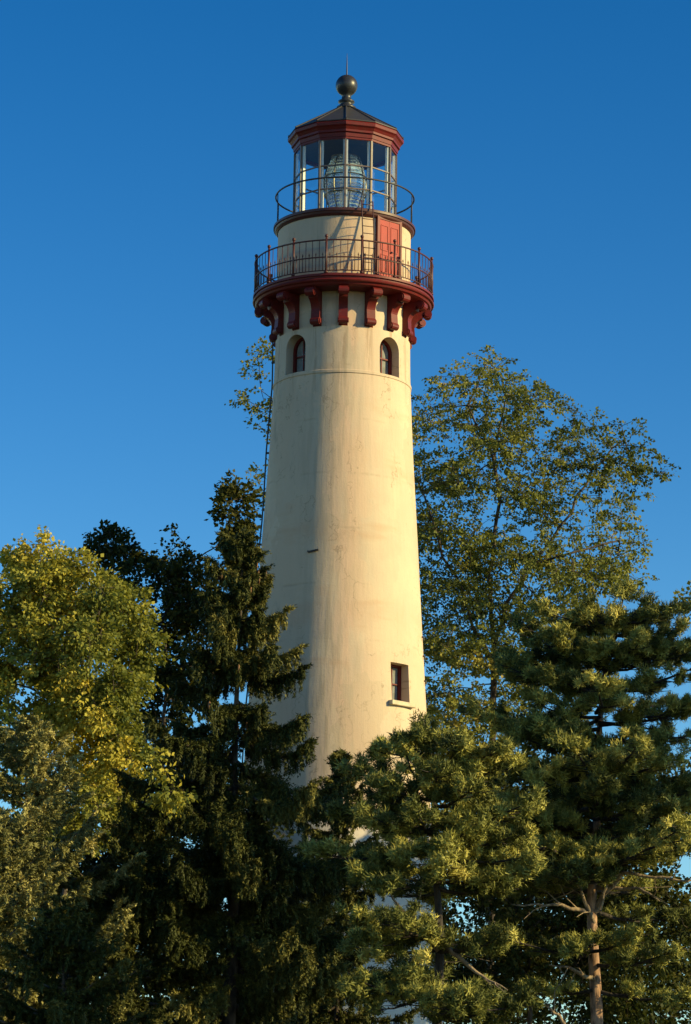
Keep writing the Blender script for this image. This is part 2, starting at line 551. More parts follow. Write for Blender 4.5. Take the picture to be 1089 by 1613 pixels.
def lighthouse():
    LH = thing('lighthouse', 'tall cream stucco lighthouse tower with dark red gallery and glazed lantern on top', 'lighthouse')
    k = mpp(0.0)
    def face_z(y, r, th):
        return axis_z(y, -r * math.cos(th))

    rows = [(505, 107.0), (600, 108.5), (714, 114), (784, 118.5), (889, 125), (1000, 131.5), (1132, 139.8), (1394, 153), (1534, 163.5)]
    prof = [(axis_z(y), w * k * 0.997) for y, w in rows]
    zs = [p[0] for p in prof][::-1]
    rs = [p[1] for p in prof][::-1]

    def wall_r(z):
        return float(np.interp(z, zs, rs))
    z_win = face_z(583, 1.95, 0)                       # band below the arched windows
    zG = axis_z(470)                          # gallery floor
    zD = axis_z(360)                          # lantern deck top
    z_shelf = face_z(512, 1.95, 0)                     # foot of the brackets
    rG, rW, rD = 144.5 * k, 106.5 * k, 114.0 * k
    # wall: one closed shell with real thickness, cut for the windows
    P = [(3.75, 0.0), (3.75, 0.9), (3.6, 1.0)]
    zz = 1.2
    while zz < zs[-1]:
        if zz > zs[0]:
            P.append((wall_r(zz), zz))
        zz += 0.5
    P = [p for p in P if abs(p[1] - z_win) > 0.3 and p[1] < z_shelf - 0.1]
    P += [(wall_r(z_win - .06), z_win - .06), (wall_r(z_win) + .025, z_win - .04), (wall_r(z_win) + .025, z_win + .03), (wall_r(z_win), z_win + .05)]
    P.sort(key=lambda p: p[1])
    rt = wall_r(z_shelf)
    P += [(rt, z_shelf), (rt - 0.045, z_shelf + 0.012), (rt - 0.045, zG - 0.3)]
    inner = [(max(0.9, r - 0.75), z) for r, z in P][::-1]
    inner[0] = (P[-1][0] - 0.75, zG - 0.3)
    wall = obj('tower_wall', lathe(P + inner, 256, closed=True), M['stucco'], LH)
    # windows: (azimuth, sill height, width, height, arched)
    zl = face_z(1104, 2.45, R(45))
    wins = [(R(-44), face_z(588, 1.93, R(44)), 0.74, 1.08, True), (R(44), face_z(590, 1.93, R(44)), 0.74, 1.08, True),
            (R(44.8), zl, 0.68, 1.04, False)]
    cut = bmesh.new()
    DEP = 0.40
    for th, z, w, h, ar in wins:
        mat = Matrix.Translation((0, 0, z)) @ frame_at(th)
        prism_from_outline(cut, arch_outline(w, h, ar), wall_r(z + h / 2) - DEP, wall_r(z) + 0.5, mat)
    bmesh.ops.recalc_face_normals(cut, faces=cut.faces)
    cutter = obj('cutter', cut, M['stucco'])
    md = wall.modifiers.new('cut', 'BOOLEAN')
    md.operation = 'DIFFERENCE'
    md.solver = 'EXACT'
    md.object = cutter
    dg = bpy.context.evaluated_depsgraph_get()
    me = bpy.data.meshes.new_from_object(wall.evaluated_get(dg))
    wall.modifiers.clear()
    wall.data = me
    me.name = 'tower_wall'
    bpy.data.objects.remove(cutter)
    # window fittings
    for th, z, w, h, ar in wins:
        yb = wall_r(z + h / 2) - DEP
        mat = Matrix.Translation((0, 0, z)) @ frame_at(th)
        bm = bmesh.new()
        o_ = arch_outline(w - 0.004, h - 0.002, ar)
        i_ = [(x * (w - 0.15) / w, 0.06 + zq * (h - 0.12) / h) for x, zq in o_]
        n = len(o_)
        y0, y1 = yb + 0.004, yb + 0.09
        vo0 = [bm.verts.new(mat @ Vector((x, y0, q))) for x, q in o_]
        vi0 = [bm.verts.new(mat @ Vector((x, y0, q))) for x, q in i_]
        vo1 = [bm.verts.new(mat @ Vector((x, y1, q))) for x, q in o_]
        vi1 = [bm.verts.new(mat @ Vector((x, y1, q))) for x, q in i_]
        for i in range(n):
            j = (i + 1) % n
            bm.faces.new((vo1[i], vo1[j], vi1[j], vi1[i]))
            bm.faces.new((vi1[i], vi1[j], vi0[j], vi0[i]))
            bm.faces.new((vo0[i], vi0[i], vi0[j], vo0[j]))
            bm.faces.new((vo1[j], vo1[i], vo0[i], vo0[j]))
        bmesh.ops.recalc_face_normals(bm, faces=bm.faces)
        W = obj('window', bm, M['red'], LH)
        if ar:
            W['label'] = 'arched window set deep in the wall'
        else:
            W['label'] = 'square-headed window above a stone sill'
        bm = bmesh.new()
        v = [bm.verts.new(mat @ Vector((x, yb + 0.045, q))) for x, q in i_]
        bm.faces.new(v)
        obj('pane', bm, M['glass'], W)
        bm = bmesh.new()
        prism_from_outline(bm, [(x * 0.98, q) for x, q in i_], yb + 0.008, yb + 0.02, mat)
        bmesh.ops.recalc_face_normals(bm, faces=bm.faces)
        obj('blind', bm, M['curtain'], W)
        bm = bmesh.new()
        add_box(bm, mat @ Vector((0, yb + 0.06, h * 0.5)), (w - 0.13, 0.035, 0.035), frame_at(th))
        add_box(bm, mat @ Vector((0, yb + 0.058, h * 0.27)), (0.03, 0.03, h * 0.42), frame_at(th))
        add_box(bm, mat @ Vector((0, yb + 0.058, h * 0.72)), (0.03, 0.03, h * 0.40), frame_at(th))
        obj('glazing_bar', bm, M['red'], W)
        if not ar:
            bm = bmesh.new()
            add_box(bm, mat @ Vector((0, wall_r(z) - 0.10, -0.062)), (w + 0.22, 0.42, 0.12), frame_at(th))
            bmesh.ops.bevel(bm, geom=bm.edges, offset=0.012, segments=1, affect='EDGES')
            obj('sill', bm, M['stone'], W)

    # gallery: deck plate with stepped cornice
    z0 = zG
    deck = [(1.3, z0), (rG - 0.03, z0), (rG, z0 - 0.015), (rG, z0 - 0.075), (rG - 0.05, z0 - 0.085), (rG - 0.055, z0 - 0.125),
            (rG - 0.035, z0 - 0.14), (rG - 0.005, z0 - 0.155), (rG + 0.01, z0 - 0.185), (rG - 0.005, z0 - 0.215), (rG - 0.035, z0 - 0.23),
            (rG - 0.06, z0 - 0.235), (rG - 0.09, z0 - 0.29), (rG - 0.16, z0 - 0.32), (rt - 0.04, z0 - 0.32), (1.3, z0 - 0.32)]
    obj('gallery_deck', lathe(deck, 160, closed=True), M['red'], LH)
    # brackets
    zt = z0 - 0.323
    H = zt - z_shelf
    rb = rt - 0.05
    d = rG - rb
    outline = [(rb, zt), (rb + 0.80 * d, zt)]
    for i in range(11):                        # upper scroll
        a = R(80 - i * 26)
        outline.append((rb + 0.76 * d + 0.12 * math.cos(a), zt - 0.125 + 0.12 * math.sin(a)))
    for i in range(1, 9):                      # hollow below it
        t = i / 9
        a = R(95 + 80 * t)
        outline.append((rb + 0.64 * d + 0.40 * d * 1.05 * math.cos(a), zt - 0.62 * H + 0.36 * H * math.sin(a) + 0.015))
    for i in range(9):                         # lower scroll
        a = R(60 - i * 26)
        outline.append((rb + 0.19 * d + 0.10 * math.cos(a), zt - H + 0.145 + 0.10 * math.sin(a)))
    outline += [(rb, zt - H + 0.02)]
    first = None
    for i in range(16):
        th = 2 * math.pi * i / 16
        if first is None:
            bm = bmesh.new()
            w2 = 0.125
            a = [bm.verts.new((-w2, -r, z)) for r, z in outline]
            b = [bm.verts.new((w2, -r, z)) for r, z in outline]
            n = len(outline)
            bm.faces.new(a)
            bm.faces.new(b[::-1])
            for q in range(n):
                j = (q + 1) % n
                bm.faces.new((a[j], a[q], b[q], b[j]))
            # raised boss on each cheek of the scrolls
            bmesh.ops.recalc_face_normals(bm, faces=bm.faces)
            for (cr, cz, rr) in ((rb + 0.76 * d, zt - 0.125, 0.085), (rb + 0.19 * d, zt - H + 0.145, 0.07)):
                for s in (-1, 1):
                    m4 = Matrix.Translation((s * (w2 + 0.012), -cr, cz)) @ Matrix.Rotation(R(90), 4, 'Y')
                    bmesh.ops.create_cone(bm, cap_ends=True, segments=16, radius1=rr, radius2=rr, depth=0.03, matrix=m4)
            first = obj('bracket', bm, M['red'], LH)
        else:
            o = first.copy()
            o.rotation_euler = (0, 0, th)
            link(o, LH)
            o.parent = LH

    # gallery railing
    HR = 0.93
    rr = rG - 0.035
    bm = bmesh.new()
    add_tube(bm, ring_pts(rr, z0 + HR, 96), 0.022, 8, True)
    add_tube(bm, ring_pts(rr, z0 + HR * 0.48, 96), 0.018, 8, True)
    add_tube(bm, ring_pts(rr, z0 + 0.07, 96), 0.016, 8, True)
    RL = obj('gallery_railing', bm, M['rail'], LH, True)
    post = None
    for i in range(16):
        th = 2 * math.pi * (i + 0.5) / 16
        if post is None:
            bm = bmesh.new()
            add_tube(bm, [(0, -rr, z0), (0, -rr, z0 + HR + 0.07)], 0.03, 10)
            add_tube(bm, [(0, -rr, z0 + 0.002), (0, -rr, z0 + 0.05)], 0.055, 10)
            bmesh.ops.create_uvsphere(bm, u_segments=12, v_segments=8, radius=0.05, matrix=Matrix.Translation((0, -rr, z0 + HR + 0.11)))
            post = obj('railing_post', bm, M['rail'], RL, True)
            post.rotation_euler = (0, 0, th)
        else:
            o = post.copy()
            o.rotation_euler = (0, 0, th)
            link(o, RL)
    spots = []
    for i in range(16):
        for q in range(1, 10):
            spots.append((2 * math.pi * (i + 0.5 + q / 10) / 16, q % 2 == 0))
    spots.sort(key=lambda t: -math.cos(t[0]))

    def baluster(bm, tall, th=0.0):
        top = HR if tall else HR * 0.48 + 0.05
        add_tube(bm, [pol(rr, th, z0 + 0.06), pol(rr, th, z0 + top)], 0.010, 6)
        if not tall:
            add_tube(bm, [pol(rr, th, z0 + top), pol(rr, th, z0 + top + 0.03), pol(rr, th, z0 + top + 0.09)], [0.011, 0.02, 0.002], 6)
        return bm
    src = {}
    for th, tall in spots[:100]:
        if tall not in src:
            o = src[tall] = obj('baluster', baluster(bmesh.new(), tall), M['rail'], RL, True)
        else:
            o = src[tall].copy()
            link(o, RL)
        o.rotation_euler = (0, 0, th)
    bm = bmesh.new()
    for th, tall in spots[100:]:
        baluster(bm, tall, th)
    obj('balusters', bm, M['rail'], RL, True)['kind'] = 'stuff'

    # watch room
    zb = zD - 0.21
    obj('watch_room_wall', lathe([(rW + 0.05, z0 + 0.003), (rW + 0.05, z0 + 0.12), (rW, z0 + 0.14), (rW, zb), (rW - 0.2, zb), (rW - 0.2, z0 + 0.003)], 192, True), M['stucco'], LH)
    # door on the watch room
    th = R(41.5)
    mat = Matrix.Translation((0, 0, z0 + 0.14)) @ frame_at(th)
    dw, dh = 0.74, 1.66
    fw = 0.08
    bm = bmesh.new()
    yc = math.sqrt(rW ** 2 - (dw / 2 + fw) ** 2)
    ye = rW + 0.005
    for s in (-1, 1):
        add_box(bm, mat @ Vector((s * (dw / 2 + fw / 2), (yc + ye) / 2 - .03, dh / 2)), (fw, ye - yc + .12, dh), frame_at(th))
    add_box(bm, mat @ Vector((0, (yc + ye) / 2 - .03, dh + fw / 2)), (dw + 2 * fw, ye - yc + .12, fw), frame_at(th))
    add_box(bm, mat @ Vector((0, (yc + ye) / 2 - .02, -0.03)), (dw + 2 * fw, ye - yc + .16, 0.058), frame_at(th))
    fr_bm = bm
    bm = bmesh.new()
    yl = rW - 0.01
    for s in (-1, 1):                           # two leaves with sunk panels
        add_box(bm, mat @ Vector((s * dw / 4, yl, dh / 2)), (dw / 2 - 0.006, 0.05, dh - 0.006), frame_at(th))
        for zc, hh in ((0.42, 0.5), (1.15, 0.7)):
            for a_ in ((0, zc + hh / 2, dw / 2 - .12, .025), (0, zc - hh / 2, dw / 2 - .12, .025)):
                add_box(bm, mat @ Vector((s * dw / 4 + a_[0], yl + 0.03, a_[1])), (a_[2], 0.02, a_[3]), frame_at(th))
            for sx in (-1, 1):
                add_box(bm, mat @ Vector((s * dw / 4 + sx * (dw / 4 - .06), yl + 0.029, zc)), (.022, 0.02, hh - .026), frame_at(th))
    D = obj('door', bm, M['door'], LH)
    obj('door_frame', fr_bm, M['red'], D)
    bm = bmesh.new()
    bmesh.ops.create_uvsphere(bm, u_segments=10, v_segments=6, radius=0.03, matrix=Matrix.Translation(mat @ Vector((0.07, yl + 0.055, 0.78))))
    obj('handle', bm, M['black'], D)
    # lantern deck
    obj('lantern_deck', lathe([(0.7, zD), (rD - 0.03, zD), (rD, zD - 0.02), (rD, zD - 0.085), (rD - 0.035, zD - 0.10), (rD - 0.05, zD - 0.15),
                               (rD - 0.10, zD - 0.207), (0.7, zD - 0.207)], 160, True), M['rail'], LH)
    # lantern railing: one bold ring on a few thin posts
    hl = 0.86
    r2 = rD - 0.05
    bm = bmesh.new()
    add_tube(bm, ring_pts(r2, zD + hl, 96), 0.024, 8, True)
    LR = obj('lantern_railing', bm, M['black'], LH, True)
    sp = None
    for i in range(12):
        th = 2 * math.pi * (i + 0.5) / 12
        if sp is None:
            bm = bmesh.new()
            add_tube(bm, [(0, -r2, zD + 0.002), (0, -r2, zD + hl)], 0.014, 6)
            sp = obj('railing_post', bm, M['black'], LR, True)
            sp.rotation_euler = (0, 0, th)
        else:
            o = sp.copy()
            o.rotation_euler = (0, 0, th)
            link(o, LR)
    # ladder from the gallery to the lantern deck
    th = R(17.5)
    fm = frame_at(th)
    top = fm @ Vector((0, rD + 0.05, zD + 0.18))
    bot = fm @ Vector((0, rD + 0.36, z0 + 0.02))
    off = fm @ Vector((0.16, 0, 0))
    bm = bmesh.new()
    for s in (-1, 1):
        add_tube(bm, [bot + off * s, bot.lerp(top, 0.85) + off * s, top + off * s, top + off * s - (fm @ Vector((0, 0.2, -0.05)))], 0.017, 6)
    LD = obj('ladder', bm, M['rail'], LH, True)
    for q in range(10):
        p = bot.lerp(top, (q + 0.7) / 10.2)
        bm = bmesh.new()
        add_tube(bm, [p - off, p + off], 0.011, 6)
        obj('rung', bm, M['rail'], LD, True)

    # lantern: twelve-sided glazed room
    N = 12
    zE = axis_z(241)                            # top of the glass
    rL = 81.5 * k
    def band(za, zb_, ra, rb_):
        return lathe([(ra, za), (rb_, za), (rb_, zb_), (ra, zb_)], N, True)
    LN = obj('lantern', band(zD + 0.004, zD + 0.12, rL - 0.08, rL + 0.045), M['red'], LH)
    obj('head_rail', band(zE - 0.06, zE, rL - 0.06, rL + 0.03), M['red'], LN)
    hz = [zD + 0.12 + (zE - 0.06 - zD - 0.12) * f_ for f_ in (0.30, 0.63)]
    mull = mull_in = None
    for i in range(N):
        th = 2 * math.pi * i / N
        if mull is None:
            bm = bmesh.new()
            add_box(bm, (0, -rL - 0.008, (zD + zE) / 2 + 0.03), (0.05, 0.055, zE - zD - 0.19))
            mull = obj('mullion', bm, M['mullion'], LN)
            bm = bmesh.new()
            add_box(bm, (0, -rL + 0.063, (zD + zE) / 2 + 0.03), (0.13, 0.07, zE - zD - 0.19))
            mull_in = obj('inner_mullion', bm, M['white'], LN)
        else:
            for s_ in (mull, mull_in):
                o = s_.copy()
                o.rotation_euler = (0, 0, th)
                link(o, LN)
    bar = pane = None
    for i in range(N):
        tm = 2 * math.pi * (i + 0.5) / N
        ap = rL * math.cos(math.pi / N)
        wd = 2 * rL * math.sin(math.pi / N)
        if bar is None:
            bm = bmesh.new()
            for h_ in hz:
                add_box(bm, (0, -ap, h_), (wd - 0.07, 0.04, 0.032))
            bar = obj('glazing_bar', bm, M['mullion'], LN)
            bm = bmesh.new()
            v = [bm.verts.new((sx * (wd / 2 - 0.03), -ap - 0.004, q)) for sx, q in ((-1, zD + 0.125), (1, zD + 0.125), (1, zE - 0.065), (-1, zE - 0.065))]
            bm.faces.new(v)
            pane = obj('pane', bm, M['glass'], LN)
            bar.rotation_euler = pane.rotation_euler = (0, 0, tm)
        else:
            for s_ in (bar, pane):
                o = s_.copy()
                o.rotation_euler = (0, 0, tm)
                link(o, LN)
    # roof, cornice, finial
    rE = 94.0 * k
    corn = [(rL - 0.10, zE + 0.004), (rL + 0.05, zE + 0.004), (rL + 0.06, zE + 0.11), (rL + 0.11, zE + 0.13), (rL + 0.11, zE + 0.19), (rE - 0.06, zE + 0.26),
            (rE - 0.01, zE + 0.30), (rE, zE + 0.38), (rE - 0.03, zE + 0.42), (rL - 0.10, zE + 0.42)]
    obj('cornice', lathe(corn, N, True), M['red'], LH)
    zr = zE + 0.424
    hr = 0.88
    roof = [(rL - 0.12, zr), (rE - 0.005, zr), (rE - 0.01, zr + 0.03), (0.22, zr + hr), (0.0, zr + hr)]
    bm = lathe(roof, N)
    for i in range(N):                          # standing ribs on the hips
        th = 2 * math.pi * i / N
        add_tube(bm, [pol(rE - 0.01, th, zr + 0.03), pol(0.22, th, zr + hr)], 0.026, 6)
    RF = obj('roof', bm, M['roof'], LH)
    obj('ceiling', lathe([(0.0, zE + 0.25), (rL - 0.13, zE + 0.02), (rL - 0.13, zE + 0.06), (0.0, zE + 0.29)], 24), M['ceiling'], LH)
    zc = zr + hr
    zball = axis_z(135)
    fin = [(0.0, zc - 0.02), (0.27, zc - 0.02), (0.27, zc + 0.04), (0.20, zc + 0.07), (0.17, zc + 0.15), (0.23, zc + 0.18), (0.23, zc + 0.22), (0.14, zc + 0.25),
           (0.13, zball - 0.31)]
    rb3 = 0.31
    for i in range(1, 20):
        a = R(-64 + i * 154 / 20)
        fin.append((rb3 * math.cos(a), zball + rb3 * math.sin(a)))
    fin.append((0.0, zball + rb3))
    obj('ball_finial', lathe(fin, 40), M['ball'], RF, True)
    bm = bmesh.new()
    ztop = axis_z(84)
    add_tube(bm, [(0, 0, zball + rb3 - 0.02), (0, 0, zball + rb3 + 0.3), (0, 0, ztop)], [0.022, 0.016, 0.004], 8)
    obj('lightning_rod', bm, M['black'], RF)
    # Fresnel lens on its pedestal
    prof_l = []
    zl0, zl1 = zD + 0.45, zE - 0.15
    n = 34
    for i in range(n + 1):
        t = i / n
        env = 0.36 + 0.20 * math.sin(math.pi * min(1, max(0, t))) ** 0.8
        prof_l.append((env + (0.028 if i % 2 else 0.0), zl0 + (zl1 - zl0) * t))
    LENS = obj('lens', lathe([(0.36, zl0)] + prof_l + [(0.30, zl1)], 48), M['lens'], LH)
    bm = bmesh.new()
    for i in range(8):
        th = 2 * math.pi * (i + 0.3) / 8
        add_tube(bm, [pol(0.38 + 0.22 * math.sin(math.pi * t) ** 0.8, th, zl0 + (zl1 - zl0) * t) for t in [j / 12 for j in range(13)]], 0.018, 6)
    for t in (0.0, 0.3, 0.62, 1.0):
        add_tube(bm, ring_pts(0.39 + 0.22 * math.sin(math.pi * t) ** 0.8, zl0 + (zl1 - zl0) * t, 40), 0.02, 6, True)
    obj('lens_frame', bm, M['brass'], LENS)
    obj('pedestal', lathe([(0.0, zD + 0.003), (0.55, zD + 0.003), (0.55, zD + 0.1), (0.25, zD + 0.2), (0.22, zl0 - 0.06), (0.5, zl0 - 0.03), (0.5, zl0), (0.0, zl0)], 32), M['black'], LENS)
    # lightning conductor down the left side, on stand-offs
    th = R(-97)
    bm = bmesh.new()
    zs_ = np.linspace(z_shelf + 0.15, 1.2, 40)
    rng = random.Random(5)
    add_tube(bm, [pol(wall_r(q) + 0.085 + 0.02 * math.sin(q * 1.7), th + 0.01 * rng.uniform(-1, 1), q) for q in zs_], 0.022, 6)
    for q in zs_[1::4]:
        add_tube(bm, [pol(wall_r(q) - 0.02, th, q), pol(wall_r(q) + 0.11, th, q)], 0.03, 6)
    obj('lightning_conductor', bm, M['black'], LH)
    # three small iron hooks on the right side
    for y_ in (1006, 1036, 1075):
        q = axis_z(y_)
        bm = bmesh.new()
        add_tube(bm, [pol(wall_r(q) - 0.02, R(80), q), pol(wall_r(q) + 0.05, R(80), q), pol(wall_r(q) + 0.06, R(80), q - 0.09)], 0.025, 6)
        obj('hook', bm, M['black'], LH)
    q = face_z(868, 2.2, R(-19))
    bm = bmesh.new()
    add_tube(bm, [pol(wall_r(q) - 0.01, R(-23), q), pol(wall_r(q) + 0.05, R(-22), q - .03), pol(wall_r(q) + .04, R(-15), q + .02)], 0.028, 6)
    obj('iron_cleat', bm, M['black'], LH)


lighthouse()

# ------------------------------------------------------------------ vegetation toolkit
def norm(a):
    return a / np.maximum(np.linalg.norm(a, axis=-1, keepdims=True), 1e-9)


def mesh_faces(name, verts, nper, var, mat, parent, origin):
    """verts (N, nper, 3) world coordinates, one polygon per row"""
    N = verts.shape[0]
    me = bpy.data.meshes.new(name)
    v = (verts - np.asarray(origin)).reshape(-1, 3).astype(np.float32)
    me.vertices.add(len(v))
    me.vertices.foreach_set('co', v.ravel())
    me.loops.add(N * nper)
    me.loops.foreach_set('vertex_index', np.arange(N * nper, dtype=np.int32))
    me.polygons.add(N)
    me.polygons.foreach_set('loop_start', np.arange(0, N * nper, nper, dtype=np.int32))
    me.update(calc_edges=True)
    a = me.attributes.new('var', 'FLOAT', 'FACE')
    a.data.foreach_set('value', np.clip(var, 0, 1).astype(np.float32))
    me.materials.append(mat)
    o = bpy.data.objects.new(name, me)
    return link(o, parent)


def leaves(rng, pos, axis, nrm, length, width):
    """rhombic leaves, slightly folded; pos = stalk end"""
    axis = norm(axis)
    side = norm(np.cross(axis, nrm))
    up = np.cross(side, axis)
    L = np.asarray(length)[:, None]
    W = np.asarray(width)[:, None]
    mid = pos + axis * L * 0.45 + up * L * 0.06
    return np.stack([pos, mid + side * W * 0.5, pos + axis * L - up * L * 0.05, mid - side * W * 0.5], 1)


def blades(pos, axis, nrm, length, width):
    """needle tufts: narrow triangles"""
    axis = norm(axis)
    side = norm(np.cross(axis, nrm))
    L = np.asarray(length)[:, None]
    W = np.asarray(width)[:, None]
    return np.stack([pos + side * W * 0.5, pos + axis * L, pos - side * W * 0.5], 1)


def seg_mesh(name, A, B, ra, rb, mat, parent, origin, n=6):
    """every branch piece a short cone, all one mesh"""
    A, B = np.asarray(A, float), np.asarray(B, float)
    d = norm(B - A)
    ref = np.where(np.abs(d[:, 2:3]) > 0.9, np.array([[1.0, 0, 0]]), np.array([[0, 0, 1.0]]))
    s = norm(np.cross(d, ref))
    u = np.cross(s, d)
    ang = np.arange(n) * 2 * math.pi / n
    ring = s[:, None] * np.cos(ang)[None, :, None] + u[:, None] * np.sin(ang)[None, :, None]
    va = A[:, None] + ring * np.asarray(ra)[:, None, None]
    vb = B[:, None] + ring * np.asarray(rb)[:, None, None]
    N = len(A)
    v = np.concatenate([va, vb], 1) - np.asarray(origin)
    i = np.arange(n)
    j = (i + 1) % n
    f = np.stack([i, j, j + n, i + n], 1)
    faces = (f[None] + (np.arange(N) * 2 * n)[:, None, None]).reshape(-1, 4)
    me = bpy.data.meshes.new(name)
    v = v.reshape(-1, 3).astype(np.float32)
    me.vertices.add(len(v))
    me.vertices.foreach_set('co', v.ravel())
    me.loops.add(faces.size)
    me.loops.foreach_set('vertex_index', faces.ravel().astype(np.int32))
    me.polygons.add(len(faces))
    me.polygons.foreach_set('loop_start', np.arange(0, faces.size, 4, dtype=np.int32))
    me.polygons.foreach_set('use_smooth', np.ones(len(faces), dtype=bool))
    me.update(calc_edges=True)
    me.materials.append(mat)
    o = bpy.data.objects.new(name, me)
    return link(o, parent)


class Wood:
    def __init__(self):
        self.A, self.B, self.ra, self.rb = [], [], [], []

    def line(self, pts, r0, r1, p=1.0):
        n = len(pts) - 1
        for i in range(n):
            self.A.append(pts[i])
            self.B.append(pts[i + 1])
            self.ra.append(r0 + (r1 - r0) * (i / n) ** p)
            self.rb.append(r0 + (r1 - r0) * ((i + 1) / n) ** p)

    def build(self, name, mat, parent, origin, n=7):
        return seg_mesh(name, self.A, self.B, np.array(self.ra), np.array(self.rb), mat, parent, origin, n)


def colonize(trunk, attr, step, kill, iters=200, grav=0.0, limbs=()):
    pts = [np.array(p, float) for p in trunk]
    par = [-1] + list(range(len(trunk) - 1))
    for lm in limbs:
        last = int(np.linalg.norm(np.array(pts) - lm[0], axis=1).argmin())
        for a, b in zip([pts[last]] + list(lm[1:-1]), lm[1:]):
            n = max(1, int(np.linalg.norm(b - a) / 0.5))
            for i in range(1, n + 1):
                pts.append(a + (b - a) * i / n + np.array([math.sin(i * 2.1), math.cos(i * 1.7), 0]) * 0.05)
                par.append(last)
                last = len(pts) - 1
    P = np.array(pts)
    nd = np.full(len(attr), 1e9)
    ni = np.zeros(len(attr), int)
    alive = np.ones(len(attr), bool)
    new = np.arange(len(P))
    for _ in range(iters):
        d = np.linalg.norm(attr[:, None] - P[new][None], axis=2)
        k_ = d.argmin(1)
        dm = d[np.arange(len(attr)), k_]
        up = dm < nd
        nd[up] = dm[up]
        ni[up] = new[k_[up]]
        alive &= nd > kill
        if not alive.any():
            break
        idx = np.where(alive)[0]
        acc = np.zeros((len(P), 3))
        np.add.at(acc, ni[idx], norm(attr[idx] - P[ni[idx]]))
        act = np.unique(ni[idx])
        dr = norm(acc[act])
        dr[:, 2] += grav
        dr = norm(dr)
        cand = P[act] + dr * step
        ok = []
        for c, a in zip(cand, act):
            dd = np.min(np.linalg.norm(P - c, axis=1))
            ok.append(dd > step * 0.3)
        ok = np.array(ok)
        if not ok.any():
            break
        new = np.arange(len(P), len(P) + ok.sum())
        P = np.concatenate([P, cand[ok]])
        par += list(act[ok])
    return P, np.array(par)


def pipe_radii(par, tip, expo=2.3, cap=None):
    n = len(par)
    acc = np.zeros(n)
    r = np.zeros(n)
    for i in range(n - 1, -1, -1):
        r[i] = max(tip, acc[i] ** (1 / expo)) if acc[i] > 0 else tip
        if par[i] >= 0:
            acc[par[i]] += r[i] ** expo
    return r


def holes(rng, n=14, lo=0.35, hi=0.9):
    """smooth 3-D noise used to open gaps in a crown; wavelengths lo..hi cycles per metre"""
    k = norm(rng.normal(size=(n, 3))) * rng.uniform(lo, hi, n)[:, None] * 6.283
    ph = rng.random(n) * 6.283
    return lambda p: np.sin(p @ k.T + ph).sum(1) / math.sqrt(n / 2)


def lobe_points(rng, lobes, Y, n, shell=0.5, gaps=None, cut=-0.3):
    if gaps is not None:
        p = lobe_points(rng, lobes, Y, int(n * 1.6), shell)
        return p[gaps(p) > cut]
    """lobes: (px, py, rx, ry, rdepth_m, dY) in photo pixels at depth Y"""
    w = np.array([l[2] * l[3] for l in lobes], float)
    w /= w.sum()
    out = []
    for l, c in zip(lobes, rng.multinomial(n, w)):
        px, py, rx, ry, rd, dy = l
        yy = Y + dy
        ctr = at(px, py, yy)
        v = norm(rng.normal(size=(c, 3)))
        rad = rng.random(c) ** (1 / (3 + 3 * shell))
        v *= rad[:, None]
        k = mpp(yy)
        out.append(ctr + v * np.array([rx * k, rd, ry * k]))
    return np.concatenate(out)


